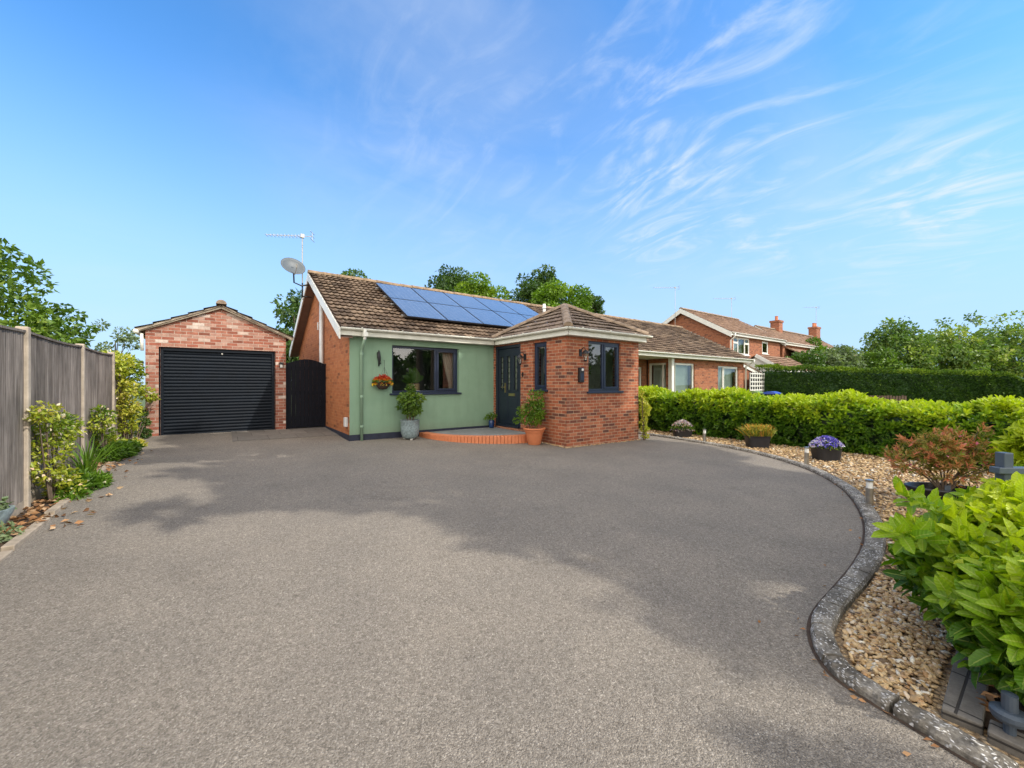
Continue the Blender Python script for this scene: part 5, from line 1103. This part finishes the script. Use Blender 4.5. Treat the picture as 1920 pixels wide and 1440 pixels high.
# ---------------------------------------------------------------- plants along the fence
def climber(name, label, u, v, clumps, n, size, mat, t=(.1, 1), flowers=0, cat='plant', fmat='fl_cream', fs=.045, asp=.5):
    g0 = G(u, v); o = thing(name, label, cat, u, v); C = np.array([c[:3] for c in clumps])-np.array([u, v, g0]); r_ = np.array([c[3] for c in clumps])
    crown('foliage', M[mat], o, C, r_, n, size, *t, asp=asp)
    if flowers:
        P, d, i = clump_cloud(C, r_*1.08, flowers); P = P[:, :]; tag(leaf_mesh('flowers', M[fmat], P, d+rvec(flowers)*.5, fs, fs*.7, rng.random(flowers), o), kind='stuff')
    m = MB()
    for c in C: m.tube([(c[0]*.3, c[1]*.3, -.03), (c[0]*.7, c[1]*.7, c[2]*.5), tuple(c)], [.012, .009, .004], 5)
    m.build('stems', M['bark'], o, off=(0, 0, 0)); return o
def blades(o, name, mat, n, L, w, base, spread=.5, t=(.1, .9)):
    a = rng.random(n)*6.283; P = np.stack([np.cos(a)*base*rng.random(n), np.sin(a)*base*rng.random(n), np.full(n, .0)], 1)
    D = np.stack([np.cos(a)*spread, np.sin(a)*spread, np.ones(n)], 1)+rng.normal(size=(n, 3))*.2
    return leaf_mesh(name, M[mat], P, D, L*(.6+.6*rng.random(n)), w, t[0]+(t[1]-t[0])*rng.random(n), o, BLADE_T, BLADE_F, np.stack([-np.cos(a), -np.sin(a), np.ones(n)*.6], 1))
climber('honeysuckle', 'tall flowering honeysuckle growing on the nearest fence post', -1.58, 6.95, [(-1.60, 6.72, 1.28, .13), (-1.58, 6.85, 1.15, .15), (-1.57, 6.95, 1.0, .17), (-1.52, 7.15, 1.02, .14), (-1.55, 7.3, 1.12, .11), (-1.57, 6.85, .82, .16), (-1.6, 6.75, .62, .13), (-1.55, 6.95, .50, .16), (-1.5, 7.0, .34, .15), (-1.62, 6.6, 1.22, .08)], 1500, .055, 'leaf_yellow', (.1, .85), 150)
climber('honeysuckle', 'shorter flowering honeysuckle by the third fence post', -1.57, 9.6, [(-1.6, 9.2, .95, .14), (-1.58, 9.4, 1.05, .13), (-1.6, 9.5, .78, .12), (-1.58, 9.7, .60, .15), (-1.52, 9.9, .5, .14), (-1.6, 9.25, 1.15, .09)], 950, .06, 'leaf_yellow', (.1, .8), 110)
o = climber('low_plant', 'bright green spreading ground plant at the foot of the fence', -1.5, 7.35, [(-1.5, 7.15, .27, .14), (-1.42, 7.3, .26, .15), (-1.38, 7.5, .27, .15), (-1.36, 7.7, .27, .12), (-1.5, 7.55, .32, .15), (-1.45, 6.95, .25, .12), (-1.30, 7.45, .25, .09)], 2600, .07, 'leaf_lime', (.0, .5), 12, asp=.35)
o = thing('fern', 'arching pale green fern fronds between the two fence plants', 'fern', -1.55, 8.15); blades(o, 'fronds', 'leaf_lime', 60, .62, .018, .10, .40, (.1, .6))
climber('leafy_perennial', 'dark green perennial with cream flowers beside the third fence post', -1.5, 9.75, [(-1.50, 9.3, .40, .14), (-1.45, 9.6, .42, .18), (-1.42, 9.9, .40, .17), (-1.40, 10.25, .40, .14)], 2200, .085, 'leaf_lime', (.0, .35), 26, asp=.3)
climber('flower_clump', 'pale yellow flowering clump near the concrete edging before the garage', -1.42, 10.6, [(-1.45, 10.5, .38, .14), (-1.38, 10.8, .37, .13), (-1.45, 10.2, .35, .1)], 900, .07, 'leaf_yellow', (.3, .9), 40)
climber('climbing_shrub', 'tall yellow green climbing shrub between the fence end and the garage', -1.58, 11.7, [(-1.8, 11.5, 2.02, .30), (-1.72, 11.9, 2.0, .28), (-2.3, 12.3, 2.0, .30), (-1.75, 11.3, 1.9, .22), (-1.6, 11.8, 1.85, .25), (-1.68, 11.4, 1.5, .24), (-1.55, 11.85, 1.5, .22), (-1.62, 11.5, 1.1, .22), (-1.56, 11.9, 1.0, .18), (-1.65, 11.6, .75, .2), (-1.55, 12.0, .6, .13), (-1.33, 12.05, 1.35, .14), (-1.25, 12.1, 1.28, .09)], 4300, .075, 'leaf_yellow', (.15, .85), 160, cat='shrub')
climber('evergreen_shrub', 'small dark upright shrub at the foot of the garage left pier', -1.36, 12.05, [(-1.38, 12.0, .5, .11), (-1.38, 12.0, .75, .09), (-1.38, 12.0, .95, .06)], 900, .05, 'leaf_dark', (.2, 1), cat='shrub')
# fallen leaves in the border
n = 700; P = np.stack([-1.70+.26*rng.random(n), 5.6+5.2*rng.random(n), np.zeros(n)], 1); P[:90, 0] = -1.42+.35*rng.random(90)**2; P[:, 2] = [G(p[0], p[1])+.012+.02*rng.random() for p in P]
o = leaf_mesh('fallen_leaves', M['dead'], P, rng.normal(size=(n, 3))*np.array([1, 1, .15]), .07, .04, rng.random(n), None); tag(o, 'brown fallen leaves scattered along the border under the board fence', 'leaves', kind='stuff')
n = 420; P = np.stack([3.0+1.6*rng.random(n), -.5+.75*rng.random(n), np.zeros(n)], 1); P[:, 2] = [G(p[0], p[1])+.02+.03*rng.random() for p in P]
o = leaf_mesh('fallen_leaves', M['dead'], P, rng.normal(size=(n, 3))*np.array([1, 1, .2]), .08, .04, rng.random(n)*.7, None); tag(o, 'dark fallen leaves on the soil under the nearest laurel bush', 'leaves', kind='stuff')

k = rng.integers(30, len(KL)-4, 70); q = -.02-.25*rng.random(70)**3; NL = [offset(KL, a)[i] for a, i in zip(q, k)]; P = np.array([(p.x, p.y, G(p.x, p.y)+.012) for p in NL])[:28]
o = leaf_mesh('fallen_leaves', M['dead'], P, rng.normal(size=(28, 3))*np.array([1, 1, .15]), .035, .02, .2+.5*rng.random(28), None); tag(o, 'few small dry leaves lying on the drive along the curved kerb', 'leaves', kind='stuff')
# ---------------------------------------------------------------- pots
def pot(o, prof, mat, n=28, sx=1, sy=1, soil_r=.2, soil_z=.3, name='pot'):
    m = MB(); m.lathe(prof, (0, 0, 0), n, sx, sy); p = m.build(name, M[mat], o, smooth=True, off=(0, 0, 0)); b = p.modifiers.new('es', 'EDGE_SPLIT'); b.split_angle = R(50)
    m = MB(); m.lathe([(soil_r, soil_z), (soil_r*.5, soil_z+.012), (0, soil_z+.015)], (0, 0, 0), n, sx, sy); m.build('soil', M['soil'], o, off=(0, 0, 0)); return p
def bushy(o, clumps, n, size, mat, t, asp=.55, name='foliage', stems=True):
    C = np.array([c[:3] for c in clumps]); r_ = np.array([c[3] for c in clumps]); crown(name, M[mat], o, C, r_, n, size, *t, asp=asp)
    if stems:
        m = MB()
        for c in C: m.tube([(c[0]*.1, c[1]*.1, .25), (c[0]*.6, c[1]*.6, .25+(c[2]-.25)*.55), tuple(c)], [.008, .006, .003], 5)
        m.build('stems', M['bark'], o, off=(0, 0, 0))
o = thing('potted_plant', 'glossy leafed shrub in a speckled grey glazed pot under the window', 'potted plant', 3.74, 9.40)
pot(o, [(.0, .03), (.14, .03), (.18, .06), (.215, .16), (.225, .30), (.22, .43), (.235, .45), (.235, .475), (.205, .475), (.20, .42)], 'ceramic', soil_r=.2, soil_z=.43)
for k in range(3): m = MB(); a = k*2.09+.4; m.lathe([(0, 0), (.03, 0), (.035, .03), (0, .032)], (.13*math.cos(a), .13*math.sin(a), .0), 8); m.build('pot_foot', M['white'], o, off=(0, 0, 0))
bushy(o, [(0, 0, .70, .16), (-.16, 0, .82, .14), (.14, 0, .80, .13), (.22, 0, 1.0, .12), (-.14, 0, 1.02, .15), (.05, .0, 1.05, .14), (-.02, -.05, 1.25, .08), (-.08, -.1, .9, .14), (.12, -.1, .72, .12), (.02, 0, 1.18, .08)], 1300, .085, 'leaf_mid', (.1, 1), .5)
o = thing('potted_plant', 'sprawling shrub in a ribbed terracotta pot between door and porch corner', 'potted plant', 6.05, 7.42)
pot(o, [(.0, .03), (.14, .0), (.155, .02), (.20, .24), (.225, .30), (.235, .31), (.235, .34), (.26, .35), (.275, .375), (.27, .40), (.235, .40), (.225, .34)], 'terracotta', soil_r=.22, soil_z=.37)
bushy(o, [(0, 0, .60, .17), (-.20, .05, .62, .14), (.08, 0, .72, .16), (-.28, .1, .80, .12), (-.05, 0, .85, .16), (.12, .0, .95, .12), (-.40, .16, .58, .08), (.14, .02, 1.1, .10), (.02, .1, 1.2, .08), (.22, 0, .72, .09), (.18, .0, 1.25, .07), (-.15, .05, 1.0, .09)], 1500, .075, 'leaf_lime', (.0, .62), .4)
o = thing('potted_plant', 'small plant in a cobalt blue pot on the doorstep beside the door', 'potted plant', 6.18, 9.50, G(6.2, 9.5)+.15)
pot(o, [(.0, .0), (.065, .0), (.07, .02), (.085, .2), (.08, .205), (.07, .18)], 'bluepot', soil_r=.07, soil_z=.185)
bushy(o, [(0, 0, .30, .08), (-.12, 0, .30, .06), (.08, .0, .36, .07), (-.06, 0, .38, .05), (-.18, 0, .26, .04)], 260, .06, 'leaf_lime', (.0, .7), .35)
# hanging basket, lizard ornament
o = thing('hanging_basket', 'half round wicker basket of orange and yellow flowers on the green wall', 'hanging basket', 3.15, 9.64, 1.45)
m = MB(); m.lathe([(.0, .0), (.09, .02), (.15, .08), (.185, .17), (.19, .19), (.17, .19), (.14, .1)], (0, 0, 0), 22, 1, .75); m.build('basket', M['basket'], o, smooth=True, off=(0, 0, 0))
n = 520; a = rng.random(n)*6.283; r_ = np.sqrt(rng.random(n)); zz = .19+.12*(1-r_**2)+.02*rng.normal(size=n); P = np.stack([.235*r_*np.cos(a), .165*r_*np.sin(a), zz], 1); P[:, 2] -= .07*(r_ > .85)
leaf_mesh('flowers', M['fl_orange'], P, np.stack([np.cos(a)*r_, np.sin(a)*r_, np.full(n, .6)], 1)+rng.normal(size=(n, 3))*.4, .042, .036, np.clip((.30-zz)/.14+.12*rng.normal(size=n), 0, 1), o)
n = 160; a = rng.random(n)*6.283; P = np.stack([.2*np.cos(a), .14*np.sin(a), .17+.05*rng.random(n)], 1); leaf_mesh('leaves', M['leaf_mid'], P, np.stack([np.cos(a), np.sin(a), rng.random(n)-.4], 1), .06, .03, rng.random(n), o)
m = MB(); m.tube([(.04, .09, .72), (.04, .0, .72), (.04, 0, .25)], .004, 4); m.tube([(.04, .0, .55), (-.14, -.05, .2)], .0025, 4); m.tube([(.04, .0, .55), (.17, -.03, .2)], .0025, 4); m.build('hanging_chain', M['black'], o, off=(0, 0, 0))
o = thing('wall_ornament', 'dark metal bird shaped ornament on the green wall above the flower basket', 'ornament', 3.08, 9.735, 2.02)
m = MB(); m.tube([(0, -.02, .0), (.005, -.025, .08), (.01, -.03, .14), (.0, -.03, .22), (-.005, -.03, .29), (.005, -.025, .34), (.0, -.02, .39)], [.014, .022, .035, .045, .04, .022, .006], 8); m.tube([(.03, -.02, .06), (.055, -.02, .085)], .012, 5); m.tube([(-.02, -.02, .34), (-.045, -.02, .31)], .01, 5); m.build('figure', M['black'], o, smooth=True, off=(0, 0, 0))
# indoor plant and curtain behind the large window
o = thing('houseplant', 'broad leafed houseplant in a straw pot on the sill behind the large window', 'houseplant', 4.12, 10.12, 1.40)
pot(o, [(.0, .0), (.14, .0), (.155, .04), (.155, .19), (.14, .2), (.13, .17)], 'straw', soil_r=.13, soil_z=.18)
n = 9; A = np.array([(-.15, 0, 1), (.2, 0, 1), (-.7, -.1, .55), (.65, -.1, .5), (0, -.3, 1), (-.4, .1, .9), (.45, 0, .85), (.05, .1, 1), (-.9, 0, .3)]); leaf_mesh('leaves', M['leaf_mid'], np.tile([[0, 0, .22]], (n, 1)), A, np.array([.42, .44, .34, .34, .3, .34, .36, .40, .3]), .17, np.array([.4, .5, .3, .35, .45, .3, .5, .4, .25]), o, LAUREL_T, LAUREL_F, np.array([[0, -1, .5]]*n), smooth=True)
def curtain(label, u, v, z0, z1, w, tie=.45, folds=5, lean=1):
    o = thing('curtain', label, 'curtain', u, v, z0); m = MB(); vs = []; nu, nz = folds*8, 12; h = z1-z0
    for j in range(nz+1):
        f = j/nz; ww = w*(.38+.62*abs(f-.12)**.8) if f > .12 else w*.42
        for i in range(nu+1): g_ = i/nu; vs.append((lean*(w*.5)-lean*ww*g_, .03*math.cos(g_*folds*2*math.pi)*(.5+ww/w*.5), f*h))
    m.add(vs, [(j*(nu+1)+i, j*(nu+1)+i+1, (j+1)*(nu+1)+i+1, (j+1)*(nu+1)+i) for j in range(nz) for i in range(nu)]); m.build('drape', M['curtain'], o, smooth=True, off=(0, 0, 0))
    m = MB(); m.tube([(-w*.6, 0, h+.02), (w*.6, 0, h+.02)], .012, 6); m.build('curtain_rail', M['black'], o, off=(0, 0, 0))
curtain('beige curtain gathered at the right of the large window', 5.12, 10.10, 1.42, 2.50, .42)
o = thing('houseplant', 'leafy plant in a pale pot inside the porch front window', 'houseplant', 7.36, 7.16, 1.42); pot(o, [(.0, .0), (.10, .0), (.13, .24), (.12, .25), (.11, .2)], 'white', soil_r=.11, soil_z=.22)
bushy(o, [(0, 0, .40, .14), (-.1, 0, .5, .12), (.1, 0, .5, .12)], 260, .10, 'leaf_mid', (.1, 1))
# yellow climber at the right corner of the porch
climber('yellow_climber', 'thin yellow leafed climber at the right corner of the porch wall', 9.2, 6.62, [(9.22, 6.6, .2, .07), (9.20, 6.6, .4, .09), (9.17, 6.6, .6, .09), (9.2, 6.6, .8, .10), (9.22, 6.6, .95, .12), (9.15, 6.6, 1.1, .07), (9.1, 6.6, 1.25, .04), (9.05, 6.58, 1.35, .03), (9.35, 6.6, .95, .05)], 800, .065, 'leaf_yellow', (.5, .85), 0)
# planters on the gravel
def trough(o, lx, ly, h, mat='plastic', n=32, p=3.2, flare=1.18):
    m = MB(); prof = [(1/flare, 0), (1.0, h*.93), (1.05, h*.93), (1.06, h), (.96, h), (.93, h*.8)]; vs = [(0, 0, .005)]
    def se(t): c, s = math.cos(t), math.sin(t); return (math.copysign(abs(c)**(2/p), c), math.copysign(abs(s)**(2/p), s))
    for r_, z in prof: vs += [(lx/2*r_*se(2*math.pi*k/n)[0], ly/2*r_*se(2*math.pi*k/n)[1], z) for k in range(n)]
    fs = [(1+i*n+k, 1+i*n+(k+1) % n, 1+(i+1)*n+(k+1) % n, 1+(i+1)*n+k) for i in range(len(prof)-1) for k in range(n)]
    m.add(vs, fs); m.build('trough', M[mat], o, off=(0, 0, 0)); m = MB(); m.quad(*[(lx/2*.94*se(2*math.pi*k/n)[0], ly/2*.94*se(2*math.pi*k/n)[1], h*.84) for k in range(n)]); m.build('soil', M['soil'], o, off=(0, 0, 0))
def flowers(o, mat, n, rx, ry, z0, dome, size, tint=None, name='flowers', droop=0):
    a = rng.random(n)*6.283; r_ = np.sqrt(rng.random(n)); P = np.stack([rx*r_*np.cos(a), ry*r_*np.sin(a), z0+dome*(1-r_**2)+rng.normal(size=n)*.012-droop*(r_ > .85)], 1)
    return leaf_mesh(name, M[mat], P, np.stack([np.cos(a)*r_, np.sin(a)*r_, np.full(n, .5)], 1)+rng.normal(size=(n, 3))*.5, size, size*.85, rng.random(n) if tint is None else tint, o)
FW = wuv(0, 1); FA = -YAW                                     # planters face the camera side of the bed
o = thing('planter', 'black planter of white and purple trailing flowers by the far kerb', 'planter', 10.78, 6.46, rz=FA); trough(o, .56, .34, .26); flowers(o, 'leaf_mid', 500, .32, .2, .22, .13, .05, name='leaves'); flowers(o, 'fl_mixed', 620, .33, .21, .26, .20, .035, droop=.08)
o = thing('planter', 'grey black trough of orange tipped heather against the laurel hedge', 'planter', 10.78, 4.46, rz=FA); trough(o, .56, .30, .30, p=5)
n = 520; P = np.stack([.27*(2*rng.random(n)-1), .13*(2*rng.random(n)-1), np.full(n, .26)], 1); D = np.stack([P[:, 0]*1.6, P[:, 1]*2, np.full(n, 1.0)], 1)+rng.normal(size=(n, 3))*.18; leaf_mesh('foliage', M['heather'], P, D, .30*(.5+.7*rng.random(n)), .022, rng.random(n), o, BLADE_T, BLADE_F)
n = 900; P = np.stack([.30*(2*rng.random(n)-1), .16*(2*rng.random(n)-1), .32+.24*rng.random(n)], 1); leaf_mesh('leaves', M['heather'], P, rvec(n)+np.array([0, 0, .8]), .05, .02, (P[:, 2]-.3)*3+.2*rng.normal(size=n), o)
o = thing('planter', 'black trough of blue violet and white flowers on the gravel', 'planter', 10.42, 2.96, rz=FA); trough(o, .56, .32, .30, p=4); flowers(o, 'leaf_mid', 500, .31, .19, .27, .10, .05, name='leaves')
n = 900; a = rng.random(n)*6.283; r_ = np.sqrt(rng.random(n)); x = .34*r_*np.cos(a); tt = np.where(np.abs(x+.0)+.06*rng.normal(size=n) < .13, .25+.2*rng.normal(size=n), .62+.18*rng.normal(size=n)); P = np.stack([x, .2*r_*np.sin(a), .30+.20*(1-r_**2)], 1); leaf_mesh('flowers', M['fl_blue'], P, rvec(n)+np.array([0, 0, .5]), .042, .036, tt, o)
o = thing('potted_shrub', 'bronze and pink leafed shrub in a wide oval black pot near the laurel', 'potted shrub', *wuv(5.78, 5.35), rz=FA-.25)
m = MB(); m.lathe([(0, .0), (.30, 0), (.40, .24), (.42, .25), (.42, .28), (.385, .28), (.36, .1)], (0, 0, 0), 36, 1, .62); m.build('pot', M['plastic'], o, smooth=True, off=(0, 0, 0)); m = MB(); m.lathe([(.375, .2), (0, .21)], (0, 0, 0), 30, 1, .62); m.build('soil', M['soil'], o, off=(0, 0, 0))
m = MB(); m.box((-.12, -.2, .2), (-.06, -.19, .34)); m.build('plant_label', M['gatemetal'], o, off=(0, 0, 0))
tw = [(0, 0, .70, .22), (-.30, 0, .65, .20), (.30, 0, .68, .2), (-.48, 0, .60, .15), (.48, .05, .62, .15), (-.15, -.1, .80, .2), (.15, .1, .82, .2), (.38, 0, .88, .10), (.36, .0, 1.03, .06), (-.34, 0, .86, .08), (.62, .05, .68, .08), (-.6, 0, .62, .07), (0, -.15, .55, .2), (.75, .1, .62, .05)]
m = MB()
for c in tw: m.tube([(0, 0, .18), (c[0]*.35, c[1]*.35, .42), (c[0], c[1], c[2])], [.016, .010, .004], 5)
m.build('stems', M['bark'], o, off=(0, 0, 0)); C = np.array([c[:3] for c in tw]); r_ = np.array([c[3] for c in tw])
P, d, i = clump_cloud(C, r_, 480); ax = d+np.array([0, 0, .7]); PP, DD, NN, SS, TT = shoots(P, ax, 7, .085, .20+.6*rng.random(480)); leaf_mesh('foliage', M['pieris'], PP, DD, SS, SS*.28, TT, o, SIMPLE_T, SIMPLE_F, NN)
P, d, i = clump_cloud(C, r_*1.05, 26); tag(leaf_mesh('flowers', M['fl_pink'], P+np.array([0, 0, .04]), d+np.array([0, 0, .5]), .05, .04, rng.random(26), o), kind='stuff')
# bottom-left: pot and silver plant
o = thing('flower_pot', 'dark glazed pot with pale leaves cut off by the left edge by the fence', 'pot', *wuv(-5.05, 3.85)); pot(o, [(0, 0), (.10, 0), (.16, .12), (.17, .17), (.14, .17)], 'ceramic', soil_r=.14, soil_z=.14); bushy(o, [(0, 0, .22, .1), (.05, .0, .2, .08)], 180, .06, 'leaf_grey', (.3, 1), stems=False)
o = thing('silver_plant', 'silver leafed low plant spilling onto the drive at the left edge', 'plant', *wuv(-4.62, 3.52)); bushy(o, [(0, 0, .06, .11), (.12, .0, .05, .08), (-.1, .05, .08, .1), (-.05, -.15, .05, .09)], 300, .07, 'leaf_grey', (.6, 1), .35, stems=False)
# bollard lights
def bollard():
    o = thing('bollard_light', 'x', 'bollard light', 6.90, 1.42); m = MB()
    m.lathe([(.055, -.02), (.055, .012), (.034, .014), (.034, .20), (0, .20)], (0, 0, 0), 18); m.build('post', M['steel'], o, off=(0, 0, 0))
    m = MB(); m.lathe([(.030, .20), (.030, .265)], (0, 0, 0), 18); m.build('lens', M['lens'], o, smooth=True, off=(0, 0, 0)); m = MB(); m.lathe([(.036, .265), (.036, .285), (.0, .292)], (0, 0, 0), 18); m.build('cap', M['steel'], o, off=(0, 0, 0)); return o
b0 = bollard()
for k, (u, v, lab) in enumerate(((6.93, 1.50, 'nearest steel bollard light, beside the curving kerb and wide oval pot'), (9.38, 2.98, 'steel bollard light between the kerb and the blue flowered trough'), (11.2-.95, 5.52, 'farthest steel bollard light, between the white flowered planter and the heather trough'))):
    b = b0 if k == 0 else copy_tree(b0); b.location = W(u, v, G(u, v)); b.scale = (1.2, 1.2, 1.28); b['label'] = lab; b['group'] = 'bollard lights along the kerb'
# metal gate at the right edge, open against the near laurel
gx, gy = 3.42, 2.78; u, v = wuv(gx, gy); o = thing('metal_gate', 'blue grey metal gate at the right edge, half buried in the nearest laurel', 'gate', u, v, rz=-YAW+R(-2)); z0 = G(u, v)
m = MB(); m.box((-.03, -.03, .0), (.03, .03, 1.16)); m.build('stile', M['gatemetal'], o, off=(0, 0, 0), bevel=.004)
m = MB(); m.box((-.08, -.045, 1.02), (1.2, .02, 1.06)); m.build('rail', M['gatemetal'], o, off=(0, 0, 0), bevel=.003)
m = MB(); m.box((.03, -.02, .15), (1.2, .02, .19)); m.build('rail', M['gatemetal'], o, off=(0, 0, 0), bevel=.003)
for k in range(8):
    m = MB(); m.tube([(.15+k*.13, 0, .17), (.15+k*.13, 0, 1.08)], .009, 6); m.build('bar', M['gatemetal'], o, off=(0, 0, 0))
u, v = wuv(2.24, 1.80); o = thing('gate_stop', 'small blue grey metal gate stop on the soil at the lower right corner', 'gate stop', u, v, G(u, v)+.01)
m = MB(); m.lathe([(0, 0), (.02, .0), (.02, .10), (0, .10)], (0, 0, 0), 12); m.build('stem', M['gatemetal'], o, off=(0, 0, 0))
m = MB(); m.lathe([(.02, .10), (.055, .10), (.062, .115), (.062, .135), (.045, .145), (.0, .145)], (0, 0, 0), 22); m.build('flange', M['gatemetal'], o, off=(0, 0, 0))
m = MB(); m.lathe([(.026, .145), (.026, .215), (.0, .22)], (0, 0, 0), 14); m.build('pin', M['gatemetal'], o, off=(0, 0, 0))

for ob in bpy.data.objects:
    if '_off' in ob: del ob['_off']
